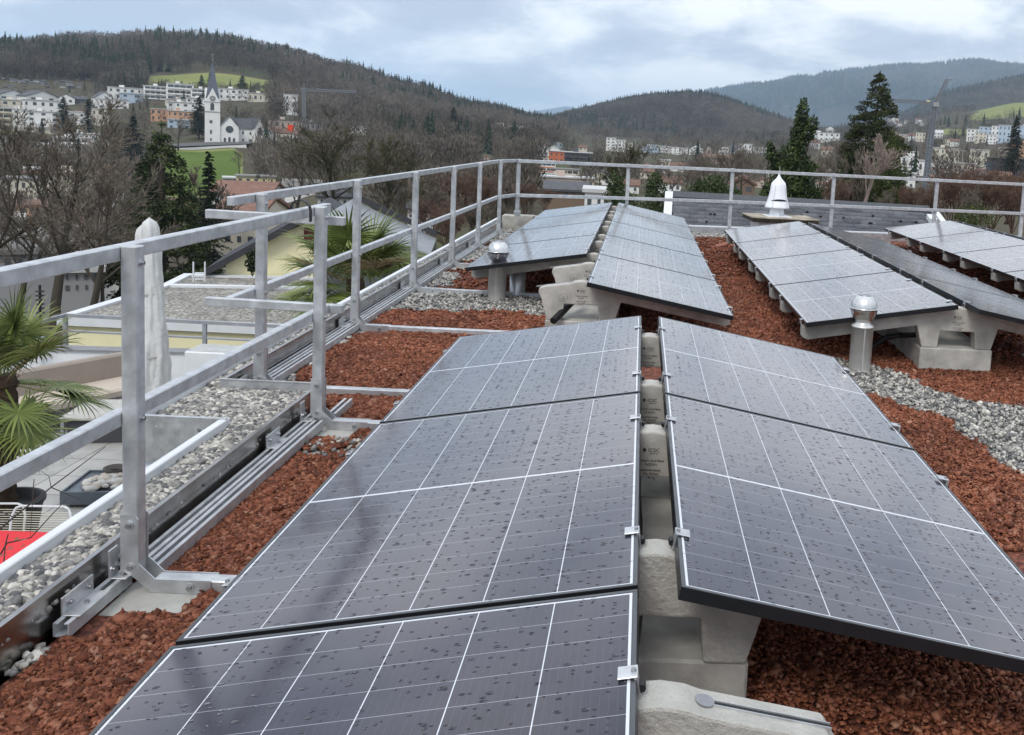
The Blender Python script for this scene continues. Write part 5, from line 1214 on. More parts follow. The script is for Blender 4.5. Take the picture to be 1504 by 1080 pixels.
def house(u0,u1,vb,vt,D,wall,roof,rk,rows,cols,label,yaw=0.,dep=None,cat='building',group=None,bands=False,name=None,wf=.33,skew=0):
    D=settle((u0+u1)/2,vb,D) if D<3000 else D;p=Wh((u0+u1)/2,vb,D);s=D/F;w=(u1-u0)*s;H=(vb-vt)*s;dep=dep or max(7,min(14,w*.6));th=-math.atan2(p[0],p[1])
    nm=name or {'flat':'apartment_building','gable':'house','front':'gabled_house','hip':'hipped_house'}[rk]
    r=empty(nm,p,th+yaw,label,cat,group)
    rh={'flat':0,'gable':.34,'front':.40,'hip':.36}[rk]*H;E_=H-rh;W2=w/2
    m=MB();m.box(-W2,W2,0,dep,-4,E_)
    if rk=='front':m.prism([(-W2,E_),(W2,E_),(0,H)],0.0,dep)
    if rk=='gable':
        m.add([(-W2,0,E_),(-W2,dep,E_),(-W2,dep/2,H)],[(0,1,2)]);m.add([(W2,0,E_),(W2,dep,E_),(W2,dep/2,H)],[(2,1,0)])
    m.build('wall',WM[wall],r)
    m=MB();e=.25+.012*w
    if rk=='flat':m.box(-W2-e,W2+e,-e,dep+e,E_+.003,E_+.35)
    elif rk=='front':
        for sx in(-1,1):
            a=[(sx*(W2+e),-e,E_-e*.7),(0,-e,H+.05),(0,dep+e,H+.05),(sx*(W2+e),dep+e,E_-e*.7)];m.add(a+[(x,y,z+.28) for x,y,z in a],[(0,1,2,3),(7,6,5,4),(0,4,5,1),(1,5,6,2),(2,6,7,3),(3,7,4,0)])
    elif rk=='gable':
        for y0,y1 in((-e,dep/2),(dep+e,dep/2)):
            a=[(-W2-e,y0,E_-e*.6),(W2+e,y0,E_-e*.6),(W2+e,y1,H+.05),(-W2-e,y1,H+.05)];m.add(a+[(x,y,z+.28) for x,y,z in a],[(0,1,2,3),(7,6,5,4),(0,4,5,1),(1,5,6,2),(2,6,7,3),(3,7,4,0)])
    else:
        i=min(W2*.75,dep/2);m.add([(-W2-e,-e,E_),(W2+e,-e,E_),(W2+e,dep+e,E_),(-W2-e,dep+e,E_),(-W2+i,dep/2,H),(W2-i,dep/2,H)],[(3,2,1,0),(0,1,5,4),(1,2,5),(2,3,4,5),(3,0,4)])
    rf=m.build('roof',RM[roof],r)
    if rk!='flat' and w>7:
        m=MB();m.box(W2*.35,W2*.35+.8,dep*.4,dep*.4+.8,E_,H+.9);m.build('chimney',WM['g'],rf)
    if rk=='flat' and w>12:
        m=MB();m.box(-W2*.35,-W2*.05,dep*.3,dep*.7,E_+.35,E_+1.7);m.build('roof_hatch',WM[wall],rf)
    if rows:
        st=E_/rows
        for i in range(rows):
            z=st*(i+.52)
            if bands:
                hh=st*.5;m=link('window',wmesh(w*.88,hh,winm2 if i%2 else winm),r,(0,-.0,z+.1))
                mm=MB();mm.box(-w*.46,w*.46,-1.0,-.07,z-st*.42,z-st*.16);mm.build('balcony',WM[wall],r)
                mm=MB();
                for c_ in range(1,max(2,cols)):x=-w*.44+w*.88*c_/cols;mm.box(x-.12,x+.12,-.9,-.07,z-st*.16,z+st*.40)
                mm.build('balcony_partition',WM[wall],r)
            else:
                for c_ in range(cols):
                    x=-W2+w*(c_+.5)/cols
                    ww=w/cols*wf*rng.choice([.8,1.,1.35]);link('window',wmesh(round(ww,1),round(st*.42,1),winm),r,(x,0,z))
    KEEP.append((u0-3,u1+3,D,vb));return r
h=house
# -- hillside on the left
h(15,46,193,167,560,'w','w','flat',4,4,'plain white four storey block, left half of the long pair below the gabled houses')
h(46.5,82,195,170,566,'w','w','flat',4,3,'plain white four storey block, right half of the long pair below the gabled houses')
h(-14,13,193,165,555,'c','w','flat',4,3,'cream block with stacked brownish balconies at the left picture edge',bands=True)
h(60,96,198,191,545,'c','w','flat',1,3,'long low pale garage building in front of the white blocks')
h(2,40,153,137,650,'w','g','front',2,2,'white house with wide grey gable, leftmost of the gabled row',yaw=.5)
h(45,82,155,138,655,'w','g','front',2,2,'white house with wide grey gable, second of the gabled row',yaw=.5)
h(88,106,153,141,660,'w','g','front',1,2,'small white gabled house, third of the gabled row')
h(106,125,152,144,670,'d','g','gable',1,2,'dark roofed low house right of the third white gable')
h(143,164,158,139,640,'w','g','front',2,2,'white gabled house with glazed bay, fourth of the gabled row',yaw=.3)
h(150,183,161,149,625,'w','w','flat',2,4,'white modern house with big windows below the fourth gable')
h(165,203,147,132,690,'w','w','flat',2,5,'long white flat roofed house at the edge of the hillside wood')
h(180,206,152,140,670,'b','w','flat',2,2,'pale bluish white cube house below the long white flat roofed house')
h(0,42,166,151,615,'c','w','flat',2,5,'cream terraced row directly above the plain white blocks, left part')
h(43,84,170,152,612,'w','w','flat',2,5,'white terraced row directly above the plain white blocks, right part')
h(104,123,184,168,520,'w','w','flat',2,2,'white cube between the two dark firs')
h(138,156,184,164,540,'c','w','flat',2,3,'cream house right of the two dark firs')
h(116,140,178,166,575,'c','b','gable',1,3,'cream house with brown roof above the two dark firs')
h(216,249,147,130,700,'w','w','flat',3,5,'white balconied terrace block, left one under the hill meadow',bands=True)
h(249,280,149,127,695,'w','w','flat',3,4,'tall white balconied terrace block in the middle under the hill meadow',bands=True)
h(284,312,152,134,690,'w','w','flat',3,4,'white terrace block just left of the church spire',bands=True)
h(248,284,156,148,672,'c','w','flat',1,4,'low cream terrace in front of the tall white terrace block')
h(278,310,160,147,665,'w','w','flat',2,5,'stepped white terrace behind the left of the church spire')
h(325,361,147,133,700,'w','w','flat',2,5,'long white villa under the meadow, first right of the spire')
h(367,399,150,139,690,'c','w','flat',1,5,'low cream villa under the meadow, second right of the spire')
h(402,416,151,140,690,'w','w','flat',2,2,'small white balconied villa, third right of the spire',bands=True)
h(250,284,167,153,610,'w','w','flat',2,4,'plain white block above the peach coloured terraces')
h(225,250,178,163,570,'o','w','flat',2,4,'peach terraced house, left one')
h(250,280,181,166,565,'o','w','flat',2,5,'peach terraced house, right one')
h(250,276,190,178,530,'b','w','flat',2,3,'pale blue house in front of the peach terraces')
h(58,72,236,218,310,'w','w','flat',3,1,'narrow white stair tower house left of the stepped white house')
h(70,94,234,216,300,'w','w','flat',2,3,'glassy white house on the slope, lower step of the stepped white house',yaw=.3)
h(86,124,222,206,330,'w','w','flat',2,5,'stepped white modern house, wide middle storey',bands=True)
h(103,143,215,200,345,'w','w','flat',2,6,'stepped white modern house, upper glazed storey')
h(-10,24,222,202,310,'g','f','flat',2,6,'grey glazed building with dark bands at the left edge')
h(-10,14,240,228,270,'w','w','flat',1,3,'low white roofed house below the grey glazed building')
h(398,441,190,178,430,'p','f','flat',1,6,'long pinkish low building with dark flat roof right of the church',yaw=0)
h(444,476,192,182,425,'g','f','flat',1,5,'grey low hall beside the foot of the thin crane')
h(397,424,208,190,360,'c','b','gable',1,5,'cream pavilion with brown roof and large windows right of the church')
h(424,442,206,194,362,'w','b','gable',1,2,'small white house with brown roof beside the cream pavilion')
h(418,436,167,142,590,'w','w','flat',3,2,'white stacked cube flats left of the thin crane')
h(478,504,162,147,600,'c','w','flat',2,4,'cream apartment block under the crane jib, left one',bands=True)
h(505,534,165,151,605,'b','w','flat',2,4,'bluish white apartment block under the crane jib, middle one')
h(534,548,163,156,612,'c','w','flat',1,2,'small cream block at the right end under the crane jib')
h(515,538,196,187,420,'w','w','flat',1,3,'small white house among the bare crowns of the large mossy tree')
h(606,630,170,163,800,'p','b','gable',1,3,'half hidden pinkish house high on the wooded slope')
h(672,692,180,173,760,'w','b','gable',1,3,'white house half hidden beside the tall fir on the wooded slope')
h(676,704,200,186,640,'c','b','gable',2,4,'cream house in the trees right of the tall fir')
h(728,746,206,182,640,'w','w','flat',4,3,'tall white flats in the wood above the railing, left one')
h(746,768,210,186,645,'w','w','flat',3,3,'tall white flats in the wood above the railing, right one')
h(765,780,208,198,640,'c','w','flat',1,2,'small cream house at the right end of the flats in the wood')
# -- low ground left, behind the trees
h(10,60,300,270,190,'c','f','flat',2,7,'pale commercial building left of the tall bare trunk')
h(60,162,288,262,195,'c','b','flat',3,14,'long pale school building seen through the bare trees')
h(144,172,278,248,205,'w','b','hip',2,3,'pale house with steep dark hipped roof at the end of the school')
h(40,58,278,254,215,'w','w','flat',2,2,'white tower like block over the pale commercial building')
h(34,62,348,312,135,'o','b','flat',3,3,'orange brick house with balconies behind the bare trees',bands=True)
h(-12,26,360,330,130,'w','w','flat',2,3,'white low house at the left edge behind the bare trees')
h(66,110,352,318,140,'t','b','gable',2,5,'brown house right of the tall bare trunk')
h(-30,70,400,378,84,'g','f','flat',1,8,'long whitish flat building low at the left behind the branches',dep=12)
h(72,158,398,366,88,'w','f','flat',2,7,'white flat building behind the bare forked tree',dep=12)
h(100,140,430,404,66,'g','w','flat',2,4,'grey annex below the white flat building, left of the parasol',dep=7)
h(158,200,318,300,160,'w','f','flat',1,5,'low white house left of the broad pine')
h(255,285,330,300,150,'w','b','gable',2,3,'white house glimpsed between the broad pine and the slim spruce')
h(330,352,280,264,185,'g','w','flat',2,2,'grey balconied left wing of the yellow flat roofed block',bands=True)
h(352,400,281,262,182,'y','f','flat',2,5,'yellow flat roofed block below the church meadow')
h(398,412,285,272,178,'w','b','gable',1,2,'small white annex right of the yellow flat roofed block')
h(315,388,310,276,125,'w','r','gable',2,7,'white row house with long rusty brown roof below the yellow block',yaw=-.25,dep=9)
h(314,372,362,303,84,'c','r','gable',2,4,'cream house with large brown tiled roof left of the yellow chalet',yaw=-.35,dep=9)
h(420,470,292,268,150,'w','f','gable',1,4,'low white house with grey roof under the large mossy tree')
h(470,520,305,283,120,'w','g','gable',1,5,'white house with dark roof behind the corrugated roof',dep=7)
h(600,640,322,300,130,'w','g','gable',2,4,'pale house hidden in branches right of the corrugated roof')
h(646,672,302,286,170,'p','b','front',1,2,'pinkish gabled house behind the reddish thickets')
h(694,716,278,264,230,'w','b','front',1,2,'little white gable behind the long railing')
h(700,764,262,254,300,'w','w','flat',1,6,'long low white shed roof behind the last posts of the left railing')
# -- middle of the valley
h(757,776,258,237,330,'w','w','flat',1,2,'white stair block at the left end of the orange banded building')
h(776,815,260,238,328,'w','w','flat',3,6,'white office block with orange bands and ribbon windows',bands=False,wf=.8)
h(797,817,238,230,345,'w','w','flat',0,0,'white plant room on top of the orange banded building')
h(815,850,266,250,318,'c','f','flat',2,4,'cream block with reddish balconies right of the orange banded building',bands=True)
h(806,828,240,223,420,'r','w','flat',2,3,'bright brick red block beside the dark flats')
h(828,870,241,225,418,'d','w','flat',2,7,'dark grey flats with pale flat roof',bands=True)
h(788,803,230,216,480,'w','w','flat',2,2,'white house left of the brick red block')
h(803,822,226,215,470,'w','w','front',1,2,'white low gable above the brick red block')
h(814,826,217,210,520,'b','w','flat',1,2,'small bluish house above the white low gable')
h(850,862,222,214,560,'c','b','gable',1,2,'small cream house above the dark flats')
h(890,903,220,203,560,'w','w','flat',4,2,'white tower block, left half, at the foot of the wooded hill')
h(903,918,221,206,562,'w','w','flat',3,3,'white tower block, right half, at the foot of the wooded hill')
h(922,930,222,211,560,'c','w','flat',2,1,'narrow cream block right of the white tower block')
for i,(a,b,vt,c) in enumerate(((943,950,216,'b'),(950,966,213.5,'b'),(966,982,215,'w'),(982,1001,217,'w'),(1001,1010,218,'w'))):h(a,b,227,vt,700,c,'w','flat',3,3,['first','second','third','fourth','fifth'][i]+' from the left in the pale apartment row at the foot of the wooded hill')
for i,(a,b,vt,k,c) in enumerate(((1012,1033,213,'front','w'),(1035,1046,214,'front','p'),(1055,1070,217,'flat','w'),(1072,1083,214,'gable','b'),(1084,1104,212,'flat','w'),(1106,1120,217,'flat','w'),(1122,1134,214,'front','w'))):h(a,b,228,vt,690,c,'g' if k!='flat' else 'w',k,2,3,['wide white gable','narrow pinkish gable','white flat block','pale blue house','broad white block with overhanging roof','pale low block','small white gable'][i]+' in the row left of the ivy smothered tree')
h(862,900,268,252,240,'c','g','front',1,2,'cream gabled house with pointed roof behind the far railing')
h(884,900,272,258,225,'w','g','front',1,1,'white gabled house directly left of the ivy mound')
h(790,872,277,262,210,'p','w','flat',1,9,'long low building with pale flat roof below the cream block')
h(800,862,294,272,120,'t','g','gable',1,5,'dark brown roofed barn behind the middle array',dep=9)
h(858,886,310,283,90,'w','w','flat',1,2,'plain white wall block left of the ivy mound',dep=6)
h(905,938,284,266,200,'w','b','gable',1,3,'white house between the two ivy mounds')
h(940,962,262,248,260,'c','b','gable',1,3,'cream house with brown roof above the ivy covered trunk')
h(968,984,250,236,300,'c','w','flat',2,2,'cream tower house above the far railing')
h(984,1003,252,240,300,'w','b','gable',1,2,'white house right of the cream tower house')
h(960,1000,282,262,180,'w','b','gable',1,4,'whitish cottage above the left end of the slate roof')
h(1030,1075,240,228,420,'p','r','gable',1,6,'long reddish roofed hall in the middle of the valley')
h(1072,1108,284,262,110,'t','b','front',1,2,'brown gabled roof with pale verge just above the slate roof',dep=8)
h(1180,1232,208,195,620,'w','w','flat',2,7,'long white building left of the large spruce')
h(1212,1226,197,186,700,'w','g','front',1,1,'white steep gable left of the large spruce')
h(1190,1204,218,206,560,'w','b','gable',1,2,'small white house below the long white building')
h(1206,1222,230,216,480,'c','b','gable',1,2,'cream house low between ivy tree and spruce')
h(1172,1200,192,188,900,'g','m','flat',0,0,'pale roofed farm shed on the slope right of the ivy tree')
# -- right
h(1318,1346,250,224,240,'w','w','flat',0,0,'white cube with two dark painted silhouettes',dep=9,name='mural_house')
h(1314,1342,262,246,225,'w','w','flat',1,3,'white lower wing left below the mural cube')
h(1342,1390,256,238,238,'w','w','flat',1,7,'long white terrace building behind the crane mast')
h(1368,1406,238,219,300,'c','w','flat',2,6,'cream stepped flats right of the crane mast')
h(1296,1342,277,256,190,'w','w','flat',2,4,'white villa under the mural cube, above the rail')
h(1400,1430,262,242,240,'p','w','flat',2,5,'pinkish flats between the crane and the dark building')
h(1424,1450,246,222,270,'c','w','flat',2,3,'cream house with pale end wall right of the stepped flats')
h(1452,1530,262,236,170,'d','f','flat',1,7,'dark modern building with long window band at the right edge',name='dark_building')
h(1466,1484,236,218,215,'c','b','flat',3,2,'cream balconied house beside the double dark fir',bands=True)
h(1486,1530,236,214,205,'o','b','flat',1,3,'peach apartment building at the right picture edge')
for i,(a,b,vb,vt,D,c) in enumerate(((1420,1436,206,191,520,'w'),(1432,1448,209,196,500,'c'),(1438,1456,204,188,540,'b'),(1456,1472,206,187,535,'w'),(1466,1482,210,186,520,'b'),(1492,1520,204,187,540,'b'),(1448,1462,212,199,480,'w'))):h(a,b,vb,vt,D,c,'w','flat',3,3,['leftmost white','cream front','bluish second row','white upper','tall bluish','bluish rightmost','white lower front'][i]+' block of the apartment group left and right of the double fir')
for i,(a,b,vb,vt,D) in enumerate(((1296,1306,204,196,640),(1308,1318,205,195,630),(1318,1332,207,198,600),(1334,1344,206,197,620),(1345,1358,208,196,600),(1372,1384,203,192,640),(1386,1394,212,205,560),(1396,1408,214,205,540))):h(a,b,vb,vt,D,'cwpwcwcw'[i],'wbwbwwbb'[i],'flat' if i%2==0 else 'gable',2,3,['first','second','third','fourth','fifth','sixth','seventh','eighth'][i]+' from the left of the pale houses between the large spruce and the apartment group')
for i in range(14):
    u=1300+rng.uniform(0,52);v=182+rng.uniform(-5,4);h(u,u+rng.uniform(4,8),v,v-rng.uniform(3.5,6),1050,'w','b','front' if i%2 else 'gable',1,2,'tiny white village house right of the large spruce',group='village houses right of the large spruce')
for i in range(20):
    u=816+rng.uniform(0,46);v=184-abs(u-842)*.12+rng.uniform(-6,12);h(u,u+rng.uniform(3,6),v,v-rng.uniform(3,5),1500,'w','g','gable' if i%2 else 'front',1,1,'tiny white house in the far settlement on the saddle of the hills',group='far settlement on the saddle')
for i in range(26):
    u=rng.uniform(2,135);v=130-rng.uniform(0,11);D=760+(130-v)*8;h(u,u+rng.uniform(3,6),v,v-rng.uniform(2,3.5),D,'gwtd'[i%4],'g','gable',0,0,'small garden hut in the allotments below the left forest',cat='hut',group='allotment huts',name='garden_hut',dep=4)
for i in range(16):
    u=1325+rng.uniform(0,55);v=125-abs(u-1350)*.05+rng.uniform(-3,6);h(u,u+rng.uniform(3,7),v,v-rng.uniform(1.5,3),6300,'w','w','flat',0,0,'far pale farm building on the clearing of the blue ridge',group='buildings on the ridge clearing',dep=20)
for i in range(46):
    u=rng.choice([rng.uniform(560,760),rng.uniform(930,1130),rng.uniform(1190,1235),rng.uniform(1340,1500)]);D=rng.uniform(260,420);ph_=np.interp(u,us,PH);z=float(G(ph_,D));pr_=CM@np.array([D*math.sin(ph_),D*math.cos(ph_),z-CH]);v=CY-F*pr_[1]/pr_[2];wpx=rng.uniform(9,17)*F/D/4
    if 560<u<760:D*=1.1
    h(u,u+wpx*1.4,v+1,v-wpx*.62,D,'wcpw'[i%4],'bgrb'[i%4],['gable','front','hip'][i%3],2,3,'ordinary pale house with tiled roof among the bare valley gardens',group='houses among the valley gardens')
# orange bands, mural, red sign
def pix_box(u0,u1,v0,v1,D,th,name,mat,label,cat,root=None):
    p=Wh((u0+u1)/2,(v0+v1)/2,D);s=D/F;m=MB();r=-math.atan2(p[0],p[1])
    m.box(-(u1-u0)*s/2,(u1-u0)*s/2,0,th,-(v1-v0)*s/2,(v1-v0)*s/2);o=m.build(name,mat,None,p);o.rotation_euler=(0,0,r)
    if label:tag(o,label,cat)
    return o
byl={o.get('label'):o for o in S.objects if o.get('label')}
off=byl['white office block with orange bands and ribbon windows'];Dn=math.hypot(off.location.x,off.location.y);W_=39*Dn/F;sc_=Dn/328;m=MB()
orm=plain('orange_band',(.55,.17,.06),.7)
for k,z in enumerate((.5,2.0,3.45,4.95)):
    m=MB();m.box(-W_/2,W_/2-.5,-.14,-.08,(z-.18)*sc_,(z+.18)*sc_);m.build('orange_band',orm,off)
mu=byl['white cube with two dark painted silhouettes']
for k,x in enumerate((-.7,.75)):
    m=MB();m.lathe([(.001,2.75),(.22,2.6),(.24,2.35),(.12,2.15),(.40,1.95),(.46,1.3),(.40,.8),(.5,.0)],8);vs=m.v;
    for v in vs:v.y=-.03+(.02 if v.y>0 else 0)
    m2=MB();km=math.hypot(mu.location.x,mu.location.y)/240;m2.add([((v.x+x+(.12*v.z if k else -.05*v.z))*km,v.y,(v.z+.3)*km) for v in vs],m.f);m2.build('mural_figure',winm2,mu)
pix_box(423,430,184,192,405,2.,'banner',plain('bright_red_banner',(.75,.06,.02),.7),'bright orange red banner between the low halls right of the church','banner')
# ------------------------------------------------------------ church
P0=Wh(312,209,450);s=450/F;th=-math.atan2(P0[0],P0[1])
CHU=empty('church',P0,th,'white church with slender grey spire and rose window standing above a green meadow','church')
wc=WM['w'];cg=RM['g'];sp_m=plain('spire_slate',(.10,.11,.145),.5,0,.12,.5)
m=MB();m.box(-3.0,3.0,0,6,-2,17.2);m.build('tower',wc,CHU)
m=MB();m.box(-3.2,3.2,-.2,6.2,13.0,13.35);m.box(-3.15,3.15,-.15,6.15,17.2,17.5);m.build('cornice',WM['g'],CHU)
for sx,yy,ry in((0,0,0),(0,6,0),(-3,3,1),(3,3,1)):
    m=MB();pts=[(-2.9,17.5),(2.9,17.5),(0,23.4)]
    if ry:m.add([(sx,3+a,z) for a,z in pts]+[(sx*.0,3+a*.0,19) for a,z in pts[:0]],[(0,1,2)]);m.add([(sx,3+a,z) for a,z in pts]+[(0,3,23.6)],[(0,3,2),(1,2,3)])
    else:m.add([(a,yy,z) for a,z in pts]+[(0,3,23.6)],[(0,1,2),(0,2,3),(2,1,3)])
    m.build('gablet',wc,CHU)
m=MB();a=2.7;m.add([(-a,3-a,19.0),(a,3-a,19.0),(a,3+a,19.0),(-a,3+a,19.0),(0,3,35.5)],[(0,1,4),(1,2,4),(2,3,4),(3,0,4)]);m.build('spire',sp_m,CHU)
m=MB();m.cyl((0,3,35),(0,3,38.5),.10);m.lathe([(.01,35.2),(.4,35.6),(.01,36.0)],10,c=(0,3,0));m.lathe([(.01,37.),(.3,37.3),(.01,37.6)],10,c=(0,3,0));m.box(-.7,.7,2.93,3.07,37.8,38.);m.build('finial',WM['g'],CHU)
for x in(0,):
    m=MB();m.cyl((0,-.12,18.9),(0,-.02,18.9),1.15,n=20);c_=m.build('clock',winm2,CHU);m=MB();m.cyl((0,-.16,18.9),(0,-.125,18.9),.95,n=20);m.build('clock_face',WM['g'],c_)
def arch(x,z0,z1,w_,y,root,name='window'):
    n=8;pts=[(x-w_/2,z0),(x+w_/2,z0)]+[(x+w_/2*math.cos(PI*i/n),z1-w_/2+w_/2*math.sin(PI*i/n)) for i in range(n+1)];m=MB();m.prism(pts,y-.08,y+.02);return m.build(name,winm,root)
arch(-.1,13.8,17.0,1.5,0,CHU);arch(-.3,8.2,9.6,.5,0,CHU);arch(-.9,8.2,9.6,.5,0,CHU);arch(-.6,3.6,5.4,.7,0,CHU);arch(-.6,.6,1.8,.6,0,CHU)
m=MB();m.prism([(0,13.8),(1.4,13.8),(1.4,16.6),(.7,17.2),(0,16.6)],-.05,.05,None,Matrix.Translation((3.02,2.4,0))@Matrix.Rotation(PI/2,4,'Z'));m.build('window',winm,CHU)
# nave: gable front right of the tower, ridge running back-right
NV=Matrix.Translation((3.01,.6,0))
m=MB();m.prism([(0,-2),(7.4,-2),(7.4,7.0),(3.7,11.4),(0,7.0)],0,.6,None,NV);m.box(0,7.4,.6,22,-2,6.95,None,NV);m.prism([(0,6.95),(7.4,6.95),(3.7,11.3)],.6,22,None,NV);m.build('nave_wall',wc,CHU)
m=MB();
for a,b in(((-.3,6.75),(3.7,11.65)),((7.7,6.75),(3.7,11.65))):m.add([(a[0],-.25,a[1]),(b[0],-.25,b[1]),(b[0],22.2,b[1]),(a[0],22.2,a[1]),(a[0],-.25,a[1]-.2),(b[0],-.25,b[1]-.2)],[(0,1,2,3),(0,4,5,1)],None,False,NV)
m.build('nave_roof',sp_m,CHU)
m=MB();m.cyl(NV@Vector((3.7,-.12,5.9)),NV@Vector((3.7,.02,5.9)),1.55,n=24);m.build('rose_window',winm,CHU)
for x,z in((1.9,2.2),(3.7,2.6),(5.5,2.2)):
    o=arch(x+3.01,-.1,z,.95,.6,CHU,'door')
# side wing and transept
m=MB();m.box(7.4,14.0,3.2,14,-2,6.4,None,NV);m.build('aisle_wall',wc,CHU)
m=MB();m.add([(7.3,2.8,6.3),(14.2,2.8,6.3),(14.2,9,10.9),(3.7,9,11.2),(7.3,5,8.3)],[(0,1,2,3,4)],None,False,NV);m.add([(14.2,2.8,6.3),(14.2,9,10.9),(14.2,14,6.3)],[(0,2,1)],None,False,NV);m.build('aisle_roof',cg,CHU)
for x,z0,z1 in((9.2,4.0,5.6),(9.2,.9,1.9),(12.2,3.8,5.2)):arch(x+3.01,z0,z1,.7,3.8,CHU)
arch(12.2+3.01,-.2,1.9,1.0,3.8,CHU,'door')
TX=Matrix.Translation((17.0,2.0,0))@Matrix.Rotation(.35,4,'Z')
m=MB();m.prism([(-.1,-2),(4.2,-2),(4.2,7.0),(2.05,11.2),(-.1,7.0)],0,12,None,TX);m.build('transept_wall',wc,CHU)
m=MB();
for a in(-.35,4.45):m.add([(a,-.25,6.6),(2.05,-.25,11.5),(2.05,12,11.5),(a,12,6.6)],[(0,1,2,3)],None,False,TX)
m.build('transept_roof',cg,CHU)
o=MB();n=8;pts=[(1.3,4.),(2.8,4.),(2.8,6.6)]+[(2.05+.75*math.cos(PI*i/n),6.6+.8*math.sin(PI*i/n)) for i in range(1,n)]+[(1.3,6.6)];o.prism(pts,-.08,.02,None,TX);o.build('window',winm,CHU)
m=MB();m.cyl((22.1,6.2,-2),(22.1,6.2,5.4),2.5,n=12,caps=False);m.build('apse_wall',wc,CHU);m=MB();m.cyl((22.1,6.2,5.41),(22.1,6.2,7.2),2.7,.2,12);m.build('apse_roof',cg,CHU)
KEEP.append((296,378,450,214));KEEP.append((292,382,450,214));KEEP.append((296,376,450,214))
a=Wh(246,222,432);b=Wh(362,216,436);d=Vector(b-a);m=MB();m.box(0,d.length,0,.4,-2.5,.95,None,Matrix.Translation(Vector(a))@Matrix.Rotation(math.atan2(d.y,d.x),4,'Z')@Matrix.Rotation(-math.asin(d.z/d.length),4,'Y'))
tag(m.build('retaining_wall',WM['w']),'long pale retaining wall between the church forecourt and the green meadow','wall')
m=MB();m.add([Wh(240,219,433),Wh(366,214,437),Wh(372,210.5,452),Wh(300,211,452),Wh(240,215,447)],[(0,1,2,3,4)]);
for v in m.v:v.z+=.75
tag(m.build('road',plain('asphalt',(.10,.10,.10),.9)),kind='structure')
# ------------------------------------------------------------ yellow chalet and corrugated roof
P0=Wh(418,420,42);s=42/F;CHL=empty('chalet',P0,-math.atan2(P0[0],P0[1])-.12,'yellow chalet with broad dark overhanging roof and red shutters behind the gravel roof','house')
ap=(1.35,3.15);m=MB();m.prism([(-2.3,-8),(3.9,-8),(3.9,2.0),(ap[0],ap[1]-.15),(-2.3,1.1)],0,5);m.build('wall',yw,CHL)
dk=plain('dark_timber_roof',(.035,.035,.04),.7,0,.15,3)
m=MB()
for x0,z0 in((-3.0,.45),(4.6,1.45)):
    a=[(x0,-.5,z0),(ap[0],-.5,ap[1]),(ap[0],5.4,ap[1]),(x0,5.4,z0)];m.add(a+[(x,y,z+.30) for x,y,z in a],[(0,1,2,3),(7,6,5,4),(0,4,5,1),(1,5,6,2),(2,6,7,3),(3,7,4,0)])
m.build('roof',dk,CHL)
rs=plain('red_shutter',(.16,.03,.025),.6)
m=MB();m.box(.75,1.2,-.08,-.02,2.0,2.5)
for z in(2.08,2.2,2.34):m.box(.77,1.18,-.11,-.081,z,z+.08)
m.build('shutter',rs,CHL)
m=MB();m.box(1.85,2.5,-.08,-.02,-2.3,-1.2);m.build('shutter',rs,CHL)
m=MB();m.box(3.2,3.6,-.08,-.02,-.9,0);m.build('shutter',rs,CHL)
leafy(373,400,366,38,[(0,0,.45,.3,.3,.5)],900,.06,'small dark shrub under the eave of the yellow chalet','small_shrub','bush',mat=conm)
CR=empty('corrugated_roof_house',(0,0,0),0,'house with ribbed pale metal roof behind the second palm','house')
A=Vector(Wh(517,295,40));B=Vector(Wh(641,353,36));Cc=Vector(Wh(478,318,37.5));ex=B-A;Lr=ex.length;ex.normalize();dn=Cc-A
mt_=plain('ribbed_metal',(.40,.42,.44),.4,.5,.08,2);D_o=Vector(Wh(632,376,33.5));dn2=D_o-B
m=MB();nx_=46
def cr(a,b,h_):
    f=a;P=(A+(B-A)*f).lerp(A+(B-A)*f+dn.lerp(dn2,f)*1.0,b);return P+Vector((0,0,h_))
nr_=44
for i in range(nr_):
    b0=i/nr_;b1=(i+.55)/nr_;b2=(i+1)/nr_
    m.add([cr(0,b0,.06),cr(1,b0,.06),cr(1,b1,.06),cr(0,b1,.06)],[(0,1,2,3)]);m.add([cr(0,b1,.0),cr(1,b1,.0),cr(1,b2,.0),cr(0,b2,.0)],[(0,1,2,3)])
    m.add([cr(0,b1,.06),cr(1,b1,.06),cr(1,b1,.0),cr(0,b1,0)],[(0,1,2,3)]);m.add([cr(0,b2,.0),cr(1,b2,0),cr(1,b2,.06),cr(0,b2,.06)],[(0,1,2,3)])
m.build('ribbed_roof',mt_,CR)
m=MB();up=Vector((0,0,.12));m.add([A+up,B+up,B+up*3+ex*0,A+up*3],[(0,1,2,3)]);bk=Vector((.9,2.5,-.6));m.add([A+up*3,B+up*3,B+bk,A+bk],[(0,1,2,3)]);m.build('ridge_band',dk,CR)
m=MB();q=[cr(0,1,-.05),cr(1,1,-.05),cr(1,0,-.05)];m.add(q+[Vector((p.x,p.y,-12)) for p in q],[(0,1,4,3),(1,2,5,4)]);m.build('wall',WM['d'],CR)
